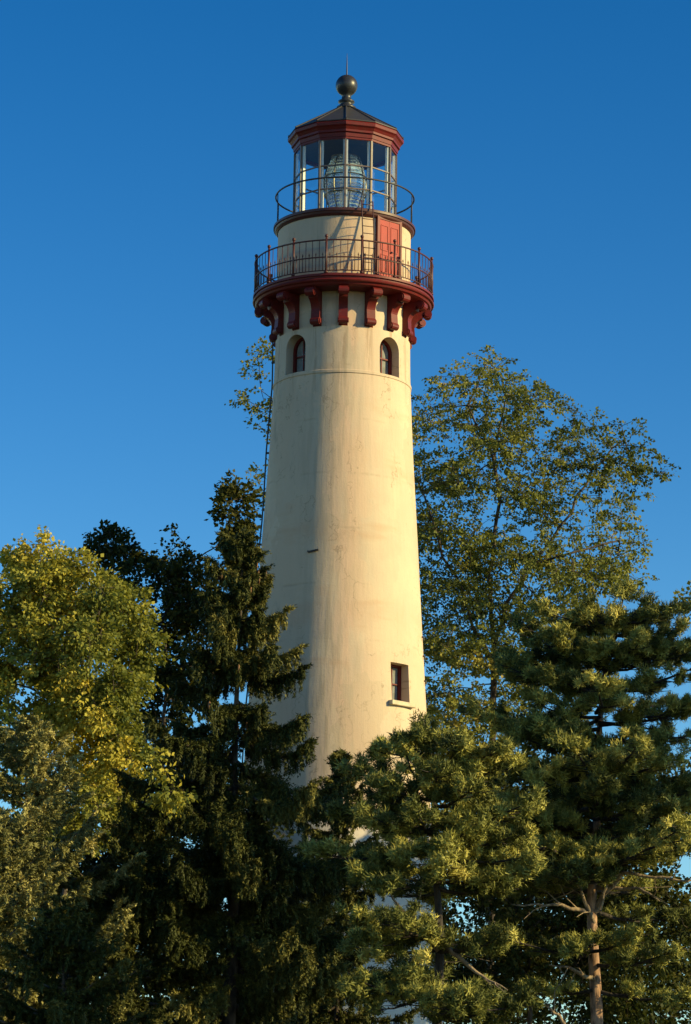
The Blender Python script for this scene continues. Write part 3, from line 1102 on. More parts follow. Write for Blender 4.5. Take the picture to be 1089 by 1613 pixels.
def broadleaf(name, label, cat, base_px, Y, trunk_px, lobes, n_attr, leaf_mat, bark, leaf_len=0.10, per=26, cl_r=0.28, seed=1,
              step=0.4, kill=0.55, shell=0.4, flat=0.6, tip=0.007, droop=0.25, group=None, var_lobe=0.0, leaf_keep=1.0, extra=0.8, cut=-0.25, limbs=()):
    rng = np.random.default_rng(seed)
    bx = at(base_px, 1300, Y)
    base = np.array([bx[0], Y, 0.0])
    T = thing(name, label, cat, base, group)
    tr = [base + np.array([0, 0, -0.05])]
    for p in trunk_px:
        tr.append(at(p[0], p[1], Y + (p[2] if len(p) > 2 else 0)))
    # resample the trunk
    tp = [tr[0]]
    for a, b in zip(tr[:-1], tr[1:]):
        n = max(1, int(np.linalg.norm(b - a) / 0.6))
        for i in range(1, n + 1):
            tp.append(a + (b - a) * i / n + rng.normal(size=3) * 0.03)
    gaps = holes(rng)
    attr = lobe_points(rng, lobes, Y, n_attr, shell, gaps, cut)
    fill = lobe_points(rng, lobes, Y, int(n_attr * extra), shell, gaps, cut)
    P, par = colonize(tp, attr, step, kill, limbs=[[at(q[0], q[1], Y + q[2]) for q in lm] for lm in limbs])
    r = pipe_radii(par, tip)
    ch = np.where(par >= 0)[0]
    P2 = P + rng.normal(size=P.shape) * 0.035
    seg_mesh('trunk', P2[par[ch]], P2[ch], np.minimum(r[par[ch]], r[ch] * 1.5), r[ch], bark, T, base, 7)
    # leaf clusters on the twigs
    nch = np.zeros(len(P), int)
    np.add.at(nch, par[ch], 1)
    tw = np.where((r < tip * 2.6) & (np.arange(len(P)) >= len(tp)))[0]
    if leaf_keep < 1:
        tw = tw[rng.random(len(tw)) < leaf_keep]
    C = P2[tw]
    dirs = norm(P2[tw] - P2[np.maximum(par[tw], 0)])
    # sprays on side shoots: each hangs from the nearest twig
    fine = P2[ch[r[ch] < tip * 6]]
    nn = np.concatenate([np.linalg.norm(f_[:, None] - fine[None], axis=2).argmin(1) for f_ in np.array_split(fill, max(1, len(fill) // 400))])
    q_ = fine[nn]
    e_ = q_ + (fill - q_) * np.minimum(1.0, 0.75 / np.maximum(np.linalg.norm(fill - q_, axis=1), 1e-3))[:, None]
    seg_mesh('twigs', q_, e_, np.full(len(q_), tip * 0.9), np.full(len(q_), tip * 0.4), bark, T, base, 4)['kind'] = 'stuff'
    C = np.concatenate([C, e_])
    dirs = np.concatenate([dirs, norm(e_ - q_ + rng.normal(size=e_.shape) * 0.02)])
    tw = np.arange(len(C))
    cnt = rng.integers(int(per * 0.5), int(per * 1.5), len(tw))
    rep = np.repeat(np.arange(len(tw)), cnt)
    n = len(rep)
    off = rng.normal(size=(n, 3)) * cl_r * 0.5
    off[:, 2] *= flat
    off += dirs[rep] * (rng.random(n) * cl_r * 1.3)[:, None]
    off[:, 2] -= (np.linalg.norm(off[:, :2], axis=1)) * droop
    pos = C[rep] + off
    ax = norm(dirs[rep] * 0.5 + norm(off) * 0.6 + rng.normal(size=(n, 3)) * 0.5 + np.array([0, 0, -0.35]))
    nr = norm(rng.normal(size=(n, 3)) * 0.55 + norm(off) * 0.6 + np.array([0.0, 0.0, 0.45]))
    L = leaf_len * rng.uniform(0.65, 1.25, n)
    cv = rng.normal(size=len(tw)) * 0.13 + 0.5
    # neighbouring twigs share a tone
    big = rng.uniform(P.min(0), P.max(0), size=(40, 3))
    bv = rng.normal(size=40) * 0.16
    cv += bv[np.linalg.norm(C[:, None] - big[None], axis=2).argmin(1)]
    if var_lobe:
        cv += var_lobe * (C[:, 2] - C[:, 2].mean()) / max(1e-3, np.ptp(C[:, 2]))
    var = cv[rep] + rng.normal(size=n) * 0.10
    mesh_faces('crown', leaves(rng, pos, ax, nr, L, L * rng.uniform(0.6, 0.9, n)), 4, var, leaf_mat, T, base)
    return T


def spruce(name, label, apex, Y, prof, leaf_mat, bark, seed=1, whorl=0.42, hang=0.35, droop=0.30, lift=0.25, tuft=44, tl=0.10, tw=0.034,
           trunk_r=0.2, zmin=0.3, cones=None, nbr=(5, 8), hl=0.45, group=None, cat='spruce tree', lean=0.0, dens=16, thick=0.045):
    """conifer with whorled limbs; prof: [(metres below the apex, radius)]"""
    rng = np.random.default_rng(seed)
    top = at(apex[0], apex[1], Y)
    base = np.array([top[0] + lean, Y, 0.0])
    T = thing(name, label, cat, base, group)
    H = top[2]
    wd = Wood()
    zs = np.linspace(-0.05, H, 24)
    axis = lambda z: base + (top - base) * np.array([z / H, 0, 0]) + np.array([0, 0, z])
    tp = [axis(z) + np.array([math.sin(z * 0.9) * 0.03, math.cos(z * 0.7) * 0.03, 0]) for z in zs]
    wd.line(tp, trunk_r, 0.012, 0.9)
    pd = np.array([p[0] for p in prof])
    pr = np.array([p[1] for p in prof])
    pos, ax, nr, ln, wi, va = [], [], [], [], [], []
    cpos = []

    def shoots(p0, d0, length, v, n):
        """tufts along one shoot from p0 in direction d0"""
        t = rng.random(n)
        p = p0 + np.outer(t * length, d0)
        rd = norm(rng.normal(size=(n, 3)))
        a = norm(d0 * 0.8 + rng.normal(size=(n, 3)) * 0.45)
        pos.append(p + rd * thick)
        ax.append(a)
        nr.append(norm(rd + np.array([0, 0, 0.35])))
        ln.append(tl * rng.uniform(0.6, 1.3, n) * (1 - 0.35 * t))
        wi.append(tw * rng.uniform(0.7, 1.3, n))
        va.append(v + rng.normal(size=n) * 0.10)

    z = H - 0.12
    # leader
    shoots(top - np.array([0, 0, 0.5]), np.array([0, 0, 1.0]), 0.55, 0.6, 40)
    while z > zmin:
        below = H - z
        rmax = float(np.interp(below, pd, pr))
        nb = rng.integers(*nbr)
        a0 = rng.random() * 6.28
        for b in range(nb):
            th = a0 + 6.2832 * b / nb + rng.normal() * 0.25
            L = rmax * rng.uniform(0.55, 1.18)
            if L < 0.08:
                L = 0.08
            out = np.array([math.cos(th), math.sin(th), 0])
            zz = z + rng.normal() * 0.12
            dr = droop * (0.6 + 0.8 * rng.random()) * min(1.0, below / 4.0)
            li = lift * rng.uniform(0.7, 1.3)
            n = max(3, int(L / 0.22))
            t = np.linspace(0, 1, n + 1)
            hgt = L * (-dr * np.sin(t * math.pi * 0.62) + li * t ** 2.2) + (1 - min(1, below / 4.0)) * L * 0.45 * t
            side = np.array([-out[1], out[0], 0])
            wob = np.cumsum(rng.normal(size=n + 1)) * 0.015 * L
            pts = axis(zz) + np.outer(t * L, out) + np.outer(hgt, [0, 0, 1.0]) + np.outer(wob * t, side)
            wd.line(list(pts), 0.012 + 0.014 * L, 0.005)
            v0 = 0.5 + rng.normal() * 0.16
            # branchlets: sideways near the tip, hanging below further in
            m = max(6, int(L * dens))
            tt = rng.uniform(0.06, 1.0, m)
            for q in tt:
                i = min(n - 1, int(q * n))
                p = pts[i] + (pts[i + 1] - pts[i]) * (q * n - i)
                s = rng.choice((-1, 1))
                d = norm(side * s * rng.uniform(0.2, 1.0) + out * rng.uniform(0.3, 1.0) + np.array([0, 0, rng.normal() * 0.15 + 0.05]))
                l2 = (0.16 + 0.34 * L * 0.45 * (1.15 - q)) * rng.uniform(0.6, 1.2)
                shoots(p, d, l2, v0 + 0.05, tuft)
                if rng.random() < hang * 1.6:
                    hh = hl * rng.uniform(0.4, 1.1) * min(1.0, 0.4 + L / 2)
                    p2 = p + d * l2 * rng.uniform(0.2, 0.9)
                    shoots(p2, norm(np.array([0, 0, -1.0]) + out * 0.15 + rng.normal(size=3) * 0.12), hh, v0, int(tuft * 1.4))
            shoots(pts[-1], norm(out + np.array([0, 0, 0.25])), 0.2, v0 + 0.12, tuft)
            if cones and cones[0] < below < cones[1] and rng.random() < cones[2]:
                for _ in range(rng.integers(1, 5)):
                    i = rng.integers(n // 2, n + 1)
                    cpos.append(pts[i] + np.array([rng.normal() * 0.06, rng.normal() * 0.06, -0.05]))
        z -= whorl * rng.uniform(0.7, 1.3) * (0.55 + 0.45 * min(1, below / 4))
    wd.build('trunk', bark, T, base, 7)
    pos, ax, nr = np.concatenate(pos), np.concatenate(ax), np.concatenate(nr)
    mesh_faces('crown', blades(pos, ax, nr, np.concatenate(ln), np.concatenate(wi)), 3, np.concatenate(va), leaf_mat, T, base)
    if cpos:
        bm = bmesh.new()
        for c in cpos:
            c = Vector(c - base)
            add_tube(bm, [c, c - Vector((0, 0, 0.03)), c - Vector((0, 0, 0.11)), c - Vector((0, 0, 0.17))], [0.008, 0.026, 0.024, 0.006], 7)
        o = obj('cones', bm, M['cone'], T, True)
        o['kind'] = 'stuff'
    return T


def pine(name, label, Y, trunk_px, branches, rand, leaf_mat, bark, seed=1, trunk_r=0.2, tl=0.115, twd=0.024, per=34, dead=(), group=None, forks=(), top_px=None):
    """trunk_px: pixels up the trunk; branches: (t_px_y, end_x, end_y, depth offset, spread); rand: (n, ytop, ybot, length function)"""
    rng = np.random.default_rng(seed)
    b0 = at(trunk_px[0][0], trunk_px[0][1], Y)
    base = np.array([b0[0], Y, 0.0])
    T = thing(name, label, 'pine tree', base, group)
    tr = [base + np.array([0, 0, -0.05])] + [at(p[0], p[1], Y + (p[2] if len(p) > 2 else 0)) for p in trunk_px]
    zz = np.array([p[2] for p in tr])
    tr = np.array(tr)

    def axis(z):
        return np.array([np.interp(z, zz, tr[:, 0]), np.interp(z, zz, tr[:, 1]), z])
    H = zz[-1]
    wd = Wood()
    wd.line([axis(z) + np.array([math.sin(z * 1.3 + seed) * 0.04, math.sin(z * 1.1) * 0.04, 0]) for z in np.linspace(-0.05, H, 26)], trunk_r, 0.03, 1.0)
    tips, tdir, tval = [], [], []
    tk = wd
    wd = Wood()

    def limb(p0, p1, r0, v0, spread=1.0, sag=0.06):
        L = np.linalg.norm(p1 - p0)
        n = max(4, int(L / 0.3))
        t = np.linspace(0, 1, n + 1)
        hor = norm((p1 - p0) * np.array([1, 1, 0.15]))
        side = norm(np.cross(hor, np.array([0, 0, 1.0])))
        wob = np.cumsum(rng.normal(size=n + 1)) * 0.03 * L
        wob -= t * wob[-1]
        pts = p0 + np.outer(t, p1 - p0) + np.outer(-np.sin(t * math.pi) * sag * L, [0, 0, 1.0]) + np.outer(wob, side)
        pts += np.outer(rng.normal(size=n + 1) * 0.012 * L * np.sin(t * math.pi), [0, 0, 1.0])
        wd.line(list(pts), r0, 0.010)
        m = max(6, int(L * 7.5))
        for q in np.linspace(0.16, 1.0, m) + rng.normal(size=m) * 0.03:
            q = min(max(q, 0.12), 1.0)
            i = min(n - 1, int(q * n))
            p = pts[i] + (pts[i + 1] - pts[i]) * (q * n - i)
            s = rng.choice((-1, 1))
            l2 = (0.22 + 0.40 * L * (1.1 - q) * 0.7) * rng.uniform(0.5, 1.2) * spread
            d = norm(side * s * rng.uniform(0.4, 1.0) + hor * rng.uniform(0.4, 0.9) + np.array([0, 0, rng.uniform(-0.06, 0.14)]))
            e = p + d * l2
            mid = (p + e) / 2 - np.array([0, 0, 0.04 * l2])
            wd.line([p, mid, e], 0.012, 0.006)
            kk = max(1, int(l2 / 0.27))
            for j in range(kk):
                f = 0.35 + 0.65 * (j + rng.random()) / kk
                c = p + (e - p) * f + rng.normal(size=3) * np.array([0.10, 0.10, 0.05]) + np.array([0, 0, 0.10 * rng.random()])
                tips.append(c)
                tdir.append(norm(d * 0.6 + np.array([0, 0, 0.75]) + rng.normal(size=3) * 0.25))
                tval.append(v0 + rng.normal() * 0.20)
        for j in range(3):
            tips.append(pts[-1] + rng.normal(size=3) * 0.09)
            tdir.append(norm(hor * 0.7 + np.array([0, 0, 0.6])))
            tval.append(v0)

    for (ty, ex, ey, dy, sp) in branches:
        z0 = at(trunk_px[0][0], ty, Y)[2]
        p0 = axis(min(z0, H - 0.05))
        p1 = at(ex, ey, Y + dy)
        limb(p0, p1, 0.02 + 0.016 * np.linalg.norm(p1 - p0), 0.5 + rng.normal() * 0.12, sp)
    n, yt, yb, lf = rand
    per_w = 6                                   # limbs grow in whorls, leaving dark gaps between the pads
    for w_ in range(n // per_w):
        f = (w_ + 0.15 + 0.3 * rng.random()) / (n // per_w)
        z0 = at(trunk_px[0][0], yt + (yb - yt) * f, Y)[2]
        a0 = rng.random() * 6.283
        for q in range(per_w):
            p0 = axis(min(z0 + rng.normal() * 0.22, H - 0.02))
            L = lf(f) * rng.uniform(0.5, 1.22)
            th = a0 + 6.283 * q / per_w + rng.normal() * 0.25
            p1 = p0 + np.array([math.cos(th) * L, math.sin(th) * L, L * rng.uniform(0.0, 0.16)])
            limb(p0, p1, 0.018 + 0.013 * L, 0.5 + rng.normal() * 0.14)
    tk.build('trunk', bark, T, base, 10)
    wd.build('limbs', M['bark_black'], T, base, 6)
    # needle tufts
    C, D, V = np.array(tips), np.array(tdir), np.array(tval)
    rep = np.repeat(np.arange(len(C)), per)
    m = len(rep)
    sh = rng.random(m)
    psz = rng.uniform(0.06, 0.19, len(C))
    rd = norm(rng.normal(size=(m, 3)) * np.array([1, 1, 0.8]))
    p = C[rep] + D[rep] * (sh * 0.08)[:, None] + rd * (psz[rep] * rng.random(m) ** 0.4)[:, None]
    a = norm(D[rep] * 0.55 + rng.normal(size=(m, 3)) * 0.6)
    mesh_faces('crown', blades(p, a, norm(rd * 1.2 + np.array([0, 0, 0.25])), tl * rng.uniform(0.7, 1.2, m), twd * rng.uniform(0.8, 1.3, m)), 3,
               V[rep] + rng.normal(size=m) * 0.08, leaf_mat, T, base)
    # bare dead limbs
    for pts_px in dead:
        dw = Wood()
        pp = [at(q[0], q[1], Y + q[2]) for q in pts_px]
        fine = []
        for a_, b_ in zip(pp[:-1], pp[1:]):
            for s in range(5):
                fine.append(a_ + (b_ - a_) * s / 5 + rng.normal(size=3) * 0.02)
        fine.append(pp[-1])
        dw.line(fine, 0.055, 0.012)
        for q in range(2, len(fine) - 1, 2):
            d = norm(norm(pp[-1] - pp[0]) + rng.normal(size=3) * 0.7)
            e = fine[q] + d * rng.uniform(0.3, 0.9)
            dw.line([fine[q], (fine[q] + e) / 2 + rng.normal(size=3) * 0.04, e], 0.016, 0.004)
        dw.build('dead_branch', M['bark_dead'], T, base, 6)
    return T


M['bark_dark'] = bark_material('grey_brown_bark', (0.10, 0.075, 0.055), (0.03, 0.022, 0.018))
M['bark_black'] = bark_material('shade_dark_bark', (0.045, 0.034, 0.027), (0.014, 0.011, 0.010))  # bark darkened so the front pine's shaded trunk is in the colour
M['bark_light'] = bark_material('greyish_bark', (0.16, 0.12, 0.085), (0.06, 0.045, 0.035))
M['bark_pine'] = bark_material('flaky_pinkish_pine_bark', (0.40, 0.24, 0.15), (0.12, 0.07, 0.045), 14.0)
M['bark_dead'] = bark_material('bare_weathered_wood', (0.34, 0.25, 0.16), (0.14, 0.10, 0.07), 12.0)
M['cone'] = painted('brown_cones', (0.22, 0.11, 0.045), 0.7, 0.3)
M['leaf_elm'] = leaf_material('olive_leaves', [(0.0, (0.065, 0.090, 0.028)), (0.5, (0.205, 0.225, 0.055)), (0.85, (0.34, 0.32, 0.075)), (1.0, (0.40, 0.31, 0.075))])
M['leaf_maple'] = leaf_material('yellowing_maple_leaves', [(0.0, (0.10, 0.13, 0.034)), (0.38, (0.29, 0.29, 0.058)), (0.7, (0.50, 0.44, 0.075)), (1.0, (0.60, 0.48, 0.085))])
M['leaf_dark'] = leaf_material('dark_green_leaves', [(0.0, (0.014, 0.022, 0.007)), (0.6, (0.042, 0.054, 0.014)), (1.0, (0.13, 0.12, 0.03))])
M['needle_spruce'] = leaf_material('spruce_needles', [(0.0, (0.014, 0.020, 0.006)), (0.55, (0.062, 0.070, 0.018)), (1.0, (0.24, 0.21, 0.055))], trans=0.03)
M['needle_fir'] = leaf_material('pale_fir_needles', [(0.0, (0.035, 0.042, 0.016)), (0.5, (0.22, 0.215, 0.075)), (1.0, (0.55, 0.48, 0.18))], trans=0.03)
M['needle_pine'] = leaf_material('pine_needles', [(0.0, (0.022, 0.032, 0.010)), (0.45, (0.145, 0.155, 0.040)), (0.8, (0.40, 0.375, 0.09)), (1.0, (0.55, 0.48, 0.13))], trans=0.03)

# --- trees behind the tower
broadleaf('elm_tree', 'big spreading olive-green tree rising behind the right side of the lighthouse', 'tree', 770, 9.0,
          [(775, 1180), (778, 1010), (770, 900)],
          [(720, 680, 90, 110, 3.0, 0), (790, 640, 70, 85, 2.4, 0.5), (850, 700, 70, 90, 2.5, -0.5), (960, 700, 80, 55, 2.0, 0), (1020, 745, 38, 18, 0.8, 0),
           (770, 800, 130, 100, 3.2, 0), (920, 790, 95, 75, 2.6, 0.5), (700, 880, 80, 130, 2.6, 0.5), (850, 930, 140, 90, 3.0, -0.5), (980, 880, 55, 55, 1.5, 0),
           (740, 1050, 90, 110, 2.5, 0), (860, 1060, 100, 80, 2.5, 0.5), (720, 980, 80, 110, 2.5, -0.5), (830, 960, 110, 90, 2.5, 0), (760, 1090, 110, 100, 2.5, 0), (700, 1150, 70, 90, 2.0, 0.5), (920, 900, 90, 60, 2.0, 0), (765, 575, 28, 22, 0.9, 0), (850, 610, 14, 25, 0.5, 0), (640, 800, 60, 160, 2.0, 1.0)],
          4300, M['leaf_elm'], M['bark_dark'], 0.10, 27, 0.17, 3, step=0.36, kill=0.40, flat=0.45, extra=0.5, cut=0.0,
          limbs=[[(774, 1010, 0), (800, 950, -0.4), (835, 890, -0.8), (885, 830, -1.0), (930, 740, -0.6), (985, 690, 0)], [(770, 900, 0), (785, 790, 0.3), (780, 700, 0.4), (800, 620, 0.4)],
                 [(775, 1030, 0), (725, 930, -0.6), (690, 850, -0.8), (670, 780, -0.6)], [(835, 890, -0.8), (900, 868, -1.2), (975, 850, -0.8)], [(780, 720, 0.3), (740, 640, 0), (765, 575, 0)]])
broadleaf('elm_tree', 'slender tree behind the lighthouse showing a few twigs past its left edge', 'tree', 470, 8.0,
          [(470, 1150), (468, 900), (465, 700)],
          [(415, 580, 26, 35, 1.0, 0), (400, 628, 42, 18, 0.8, 0), (418, 660, 28, 20, 0.8, 0), (420, 740, 22, 60, 0.8, 0), (480, 640, 60, 100, 1.6, 0.5), (470, 900, 60, 180, 1.6, 0.5)],
          420, M['leaf_elm'], M['bark_dark'], 0.115, 20, 0.15, 12, step=0.4, kill=0.45, flat=0.5)
broadleaf('ash_tree', 'dark leafy tree behind the yellow maple and left of the spruce', 'tree', 255, 4.0,
          [(258, 1200), (262, 1060), (260, 980)],
          [(372, 800, 30, 46, 0.9, 0), (385, 860, 40, 40, 0.9, 0), (175, 862, 48, 28, 1.2, 0), (255, 866, 48, 32, 1.2, 0.3), (310, 905, 40, 35, 1.4, 0), (230, 950, 85, 70, 2.0, 0), (310, 1010, 60, 90, 1.8, 0.4), (250, 1090, 90, 40, 1.8, 1), (240, 1230, 110, 100, 2.0, 0.6)],
          1700, M['leaf_dark'], M['bark_dark'], 0.14, 18, 0.18, 21, step=0.4, kill=0.45)
broadleaf('maple_tree', 'broad yellow-green maple crown at the left edge of the picture', 'tree', 95, -6.0,
          [(100, 1400), (100, 1200), (98, 1080)],
          [(62, 880, 42, 32, 1.2, 0), (25, 905, 40, 34, 1.2, 0.4), (120, 900, 40, 30, 1.2, -0.3), (70, 930, 70, 40, 1.8, 0), (140, 950, 70, 42, 1.8, -0.4), (215, 965, 34, 30, 1.0, -0.3), (195, 1005, 60, 40, 1.6, -0.3), (236, 1012, 18, 16, 0.6, -0.2), (30, 990, 90, 90, 2.2, 0), (130, 1050, 110, 80, 2.4, -0.5),
           (150, 1115, 70, 60, 1.8, -0.8), (60, 1120, 90, 90, 2.2, 0), (-50, 1000, 60, 100, 2.0, 0), (190, 1185, 36, 30, 1.0, -0.8), (120, 1250, 100, 80, 2.0, 0)],
          3200, M['leaf_maple'], M['bark_light'], 0.112, 32, 0.19, 31, step=0.38, kill=0.42, var_lobe=0.35, cut=0.05)
broadleaf('oak_tree', 'tree mostly beyond the right edge of the picture, one leafy branch reaching in', 'tree', 1375, -4.5,
          [(1375, 1300), (1370, 1150), (1365, 1060)],
          [(1300, 1120, 110, 75, 2.6, 0), (1420, 1150, 110, 80, 2.6, 0.5), (1360, 1230, 170, 90, 3.0, 0), (1170, 985, 50, 26, 1.0, 7), (1085, 944, 45, 14, 0.6, 8), (1300, 1260, 150, 80, 2.5, 0), (1450, 1260, 120, 90, 2.6, 0)],
          2600, M['leaf_elm'], M['bark_dark'], 0.14, 22, 0.28, 41, step=0.45, kill=0.5)
broadleaf('oak_tree', 'unseen tree added beyond the right edge of the frame to shade the pine tops', 'tree', 1990, -23.5,  # added out of view to throw shade on the pine tops
          [(1990, 1300), (1990, 1000)],
          [(1930, 770, 140, 110, 2.2, 0), (2090, 790, 150, 120, 2.2, 0.5), (2010, 660, 130, 90, 1.8, 0), (2000, 850, 210, 50, 2.2, 0)],
          650, M['leaf_dark'], M['bark_dark'], 0.16, 18, 0.28, 44, step=0.5, kill=0.5, cut=0.1)
# lower broadleaf growth behind the conifers
broadleaf('ash_tree', 'low dark leafy tree behind the right pines', 'tree', 830, 2.0,
          [(835, 1500), (838, 1330)],
          [(800, 1270, 90, 90, 1.8, 0), (900, 1230, 90, 80, 1.8, 0.3), (1010, 1260, 90, 90, 1.8, 0), (850, 1420, 120, 110, 2.0, 0.4), (990, 1480, 110, 130, 1.8, 0.3), (780, 1560, 80, 90, 1.8, 0)],
          2600, M['leaf_dark'], M['bark_dark'], 0.14, 20, 0.26, 51, step=0.45, kill=0.5)
broadleaf('ash_tree', 'low dense tree furthest back in the gaps under the right pines', 'tree', 960, 14.0,
          [(960, 1560), (962, 1400)],
          [(740, 1400, 90, 110, 2.0, 0), (900, 1400, 120, 120, 2.0, 0.5), (1040, 1470, 110, 110, 2.0, 0), (830, 1560, 150, 110, 2.0, 0.4), (1030, 1610, 120, 90, 2.0, 0.3), (640, 1560, 80, 110, 2.0, 0)],
          2200, M['leaf_dark'], M['bark_dark'], 0.15, 18, 0.25, 57, step=0.5, kill=0.5)
broadleaf('ash_tree', 'low dark leafy tree in deep shade behind the tall spruce and the firs', 'tree', 330, -3.0,
          [(330, 1560), (332, 1420)],
          [(60, 1400, 110, 110, 2.0, 0), (200, 1420, 120, 110, 2.0, 0.5), (330, 1330, 110, 120, 1.8, 0), (440, 1430, 90, 110, 1.8, 0.4), (150, 1580, 170, 100, 2.0, 0.3), (400, 1580, 150, 100, 2.0, 0)],
          2200, M['leaf_dark'], M['bark_dark'], 0.15, 18, 0.25, 58, step=0.5, kill=0.5)
broadleaf('maple_sapling', 'thin yellow-leaved sapling in the gap beside the spruce', 'sapling', 330, -17.0,
          [(330, 1420), (318, 1330), (292, 1275)],
          [(245, 1195, 16, 20, 0.35, -3.0), (275, 1250, 24, 10, 0.4, -2.6)],
          26, M['leaf_maple'], M['bark_black'], 0.12, 16, 0.2, 61, step=0.3, kill=0.35)

# --- conifers in front
k18 = mpp(-18.0)
spruce('spruce_tree', 'tall dark drooping spruce standing in front of the tower\'s left side', (380, 838), -18.0,
       [(0, 0.05), (0.5, 0.34), (1.6, 0.85), (3.0, 1.25), (4.3, 2.05), (6.0, 2.5), (7.5, 2.8), (10, 2.9), (12, 3.1), (16, 3.2)],
       M['needle_spruce'], M['bark_dark'], 7, whorl=0.60, dens=30, hang=0.5, hl=0.42, droop=0.42, lift=0.22, trunk_r=0.22, cones=(0.5, 4.5, 0.5), zmin=2.0)
spruce('spruce_tree', 'small young spruce tip in front of the tower between big spruce and pine', (537, 1190), -13.0,
       [(0, 0.05), (0.6, 0.2), (1.2, 0.6), (2.5, 1.0), (4.0, 1.4), (8.0, 2.0)],
       M['needle_spruce'], M['bark_dark'], 8, whorl=0.42, hang=0.4, hl=0.35, trunk_r=0.12, zmin=1.5)
spruce('fir_tree', 'pale olive fir with upswept sprays at the left edge', (46, 1140), -19.0,
       [(0, 0.06), (0.8, 0.55), (2.0, 1.35), (3.5, 2.0), (6.0, 2.5), (10, 2.8)],
       M['needle_fir'], M['bark_light'], 9, whorl=0.46, hang=0.08, hl=0.2, droop=0.02, lift=0.5, trunk_r=0.15, zmin=2.0, dens=30, thick=0.035, cat='fir tree')
spruce('fir_tree', 'low yellow-tinged fir in front of the pale fir, cut by the left edge', (-5, 1290), -21.5,
       [(0, 0.06), (0.6, 0.5), (1.5, 1.1), (3.0, 1.5), (6.0, 1.9)],
       M['needle_fir'], M['bark_light'], 10, whorl=0.44, hang=0.08, hl=0.2, droop=0.02, lift=0.5, trunk_r=0.12, zmin=1.5, dens=30, thick=0.035, cat='fir tree')
spruce('hemlock_tree', 'shaded dark hemlock low between the fir and the tall spruce', (215, 1285), -18.5,
       [(0, 0.06), (1.0, 0.8), (2.5, 1.7), (5.0, 2.4), (10, 2.8)],
       M['needle_spruce'], M['bark_light'], 11, whorl=0.36, hang=0.3, hl=0.3, droop=0.15, lift=0.15, trunk_r=0.14, zmin=1.5, cat='hemlock tree')

spruce('hemlock_tree', 'dark feathery hemlock in full shade at the bottom left corner', (105, 1420), -24.5,
       [(0, 0.06), (1.0, 0.9), (2.5, 1.9), (5.0, 2.8)],
       M['needle_spruce'], M['bark_light'], 15, whorl=0.36, hang=0.2, hl=0.3, droop=0.12, lift=0.2, trunk_r=0.12, zmin=2.5, dens=22, thick=0.03, cat='hemlock tree')

pine('pine_tree', 'pine with puffy needle pads and dark trunk in front of the tower\'s right edge', -27.0,
     [(690, 1450), (686, 1300), (690, 1170, 0.2)],
     [(1215, 640, 1160, -0.9, 1.2), (1230, 720, 1175, -1.0, 1.3), (1260, 600, 1235, -1.2, 1.3), (1250, 680, 1215, -1.5, 1.3), (1270, 745, 1240, -1.4, 1.3), (1310, 650, 1280, -1.6, 1.2), (1350, 700, 1330, -1.6, 1.2), (1240, 790, 1205, -0.4, 1.3), (1290, 565, 1210, -0.6, 1.0), (1300, 600, 1200, 0.5, 1.0), (1270, 640, 1185, -0.8, 1.1), (1260, 770, 1190, -0.5, 1.2), (1300, 820, 1270, -0.8, 1.1),
      (1230, 700, 1165, -0.6, 1.0), (1230, 665, 1150, 0.6, 0.9), (1330, 640, 1350, -1.3, 1.2), (1380, 600, 1400, -1.4, 1.2), (1450, 560, 1450, -1.2, 1.1), (1540, 560, 1560, -1.0, 1.2), (1580, 660, 1570, -1.5, 1.0), (1600, 740, 1600, -1.2, 1.1), (1340, 500, 1345, -0.5, 1.1), (1360, 560, 1380, -1.0, 1.1), (1350, 830, 1350, -0.5, 1.1),
      (1400, 800, 1400, 0.8, 1.0), (1330, 740, 1300, -1.2, 1.1), (1460, 590, 1490, -0.9, 1.0), (1480, 640, 1530, -1.1, 1.0), (1500, 780, 1480, -0.8, 1.0), (1560, 600, 1590, -0.8, 1.0),
      (1560, 760, 1580, -1.0, 1.1), (1300, 620, 1320, 1.0, 0.9)],
     (30, 1170, 1640, lambda f: 1.3 + 0.75 * f), M['needle_pine'], M['bark_black'], 5, 0.17, group='pines at the right', per=170,
     dead=[[(690, 1500, 0), (640, 1440, -0.2), (610, 1400, -0.3)], [(690, 1480, 0), (750, 1530, -0.5), (800, 1560, -0.8)]])
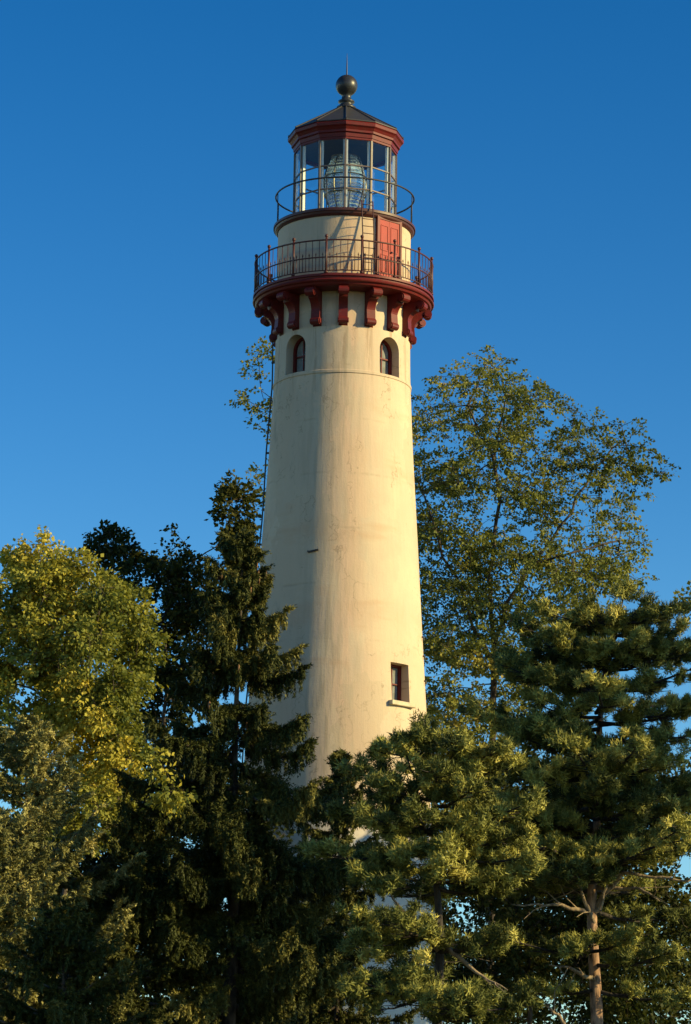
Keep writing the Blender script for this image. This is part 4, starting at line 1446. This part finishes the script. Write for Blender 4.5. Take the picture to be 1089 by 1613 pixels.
pine('pine_tree', 'large layered pine with sunlit pinkish trunk at the right edge', -19.0,
     [(938, 1610), (935, 1400), (942, 1180), (958, 1040), (975, 975)],
     [(985, 985, 935, 0.2, 1.0), (990, 1010, 950, -0.5, 1.0), (1000, 940, 960, 0.3, 1.0), (1010, 975, 975, -0.8, 1.2), (1040, 960, 1020, -1.2, 1.2), (1000, 1060, 990, 0.4, 1.0), (1050, 1080, 1030, -0.5, 1.1), (980, 905, 985, 0.4, 0.9), (1080, 830, 985, 0.5, 1.1), (1090, 800, 1050, -0.2, 1.2), (1060, 870, 1000, -0.9, 1.1),
      (1130, 850, 1110, -1.0, 1.1), (1150, 790, 1130, 0.3, 1.1), (1140, 1080, 1120, -0.8, 1.1), (1230, 760, 1200, 0.2, 1.2), (1220, 840, 1210, -1.2, 1.1), (1230, 1060, 1190, -1.0, 1.2),
      (1300, 800, 1290, -0.8, 1.1), (1290, 1080, 1270, -0.6, 1.2), (1370, 930, 1340, -1.2, 1.0), (1340, 900, 1350, -1.6, 1.0), (1330, 990, 1345, -1.5, 1.0), (1480, 900, 1500, -1.5, 0.9), (1370, 840, 1360, 0.7, 1.0), (1360, 1070, 1330, 0.5, 1.0),
      (1500, 800, 1480, -0.9, 0.9), (1520, 1060, 1500, -1.2, 1.2), (1500, 1010, 1470, -1.4, 1.0), (1560, 1080, 1570, -0.6, 1.1), (1560, 830, 1560, 0.8, 1.0)],
     (66, 960, 1410, lambda f: 1.6 + 1.3 * f ** 0.6), M['needle_pine'], M['bark_pine'], 6, 0.21, group='pines at the right', per=170,
     dead=[[(938, 1430, 0), (980, 1375, -0.4), (1060, 1385, -0.6), (1110, 1390, -0.6)], [(936, 1440, 0), (870, 1425, -0.5), (815, 1425, -0.7)],
           [(937, 1545, 0), (900, 1525, -0.4), (865, 1520, -0.6)], [(940, 1400, 0), (1010, 1400, -0.5), (1040, 1420, -0.6)], [(935, 1700, 0), (880, 1600, -0.4), (845, 1575, -0.6)],
           [(938, 1460, 0), (915, 1400, -0.3), (905, 1385, -0.3)], [(938, 1440, 0), (960, 1385, -0.4), (970, 1370, -0.4)]])
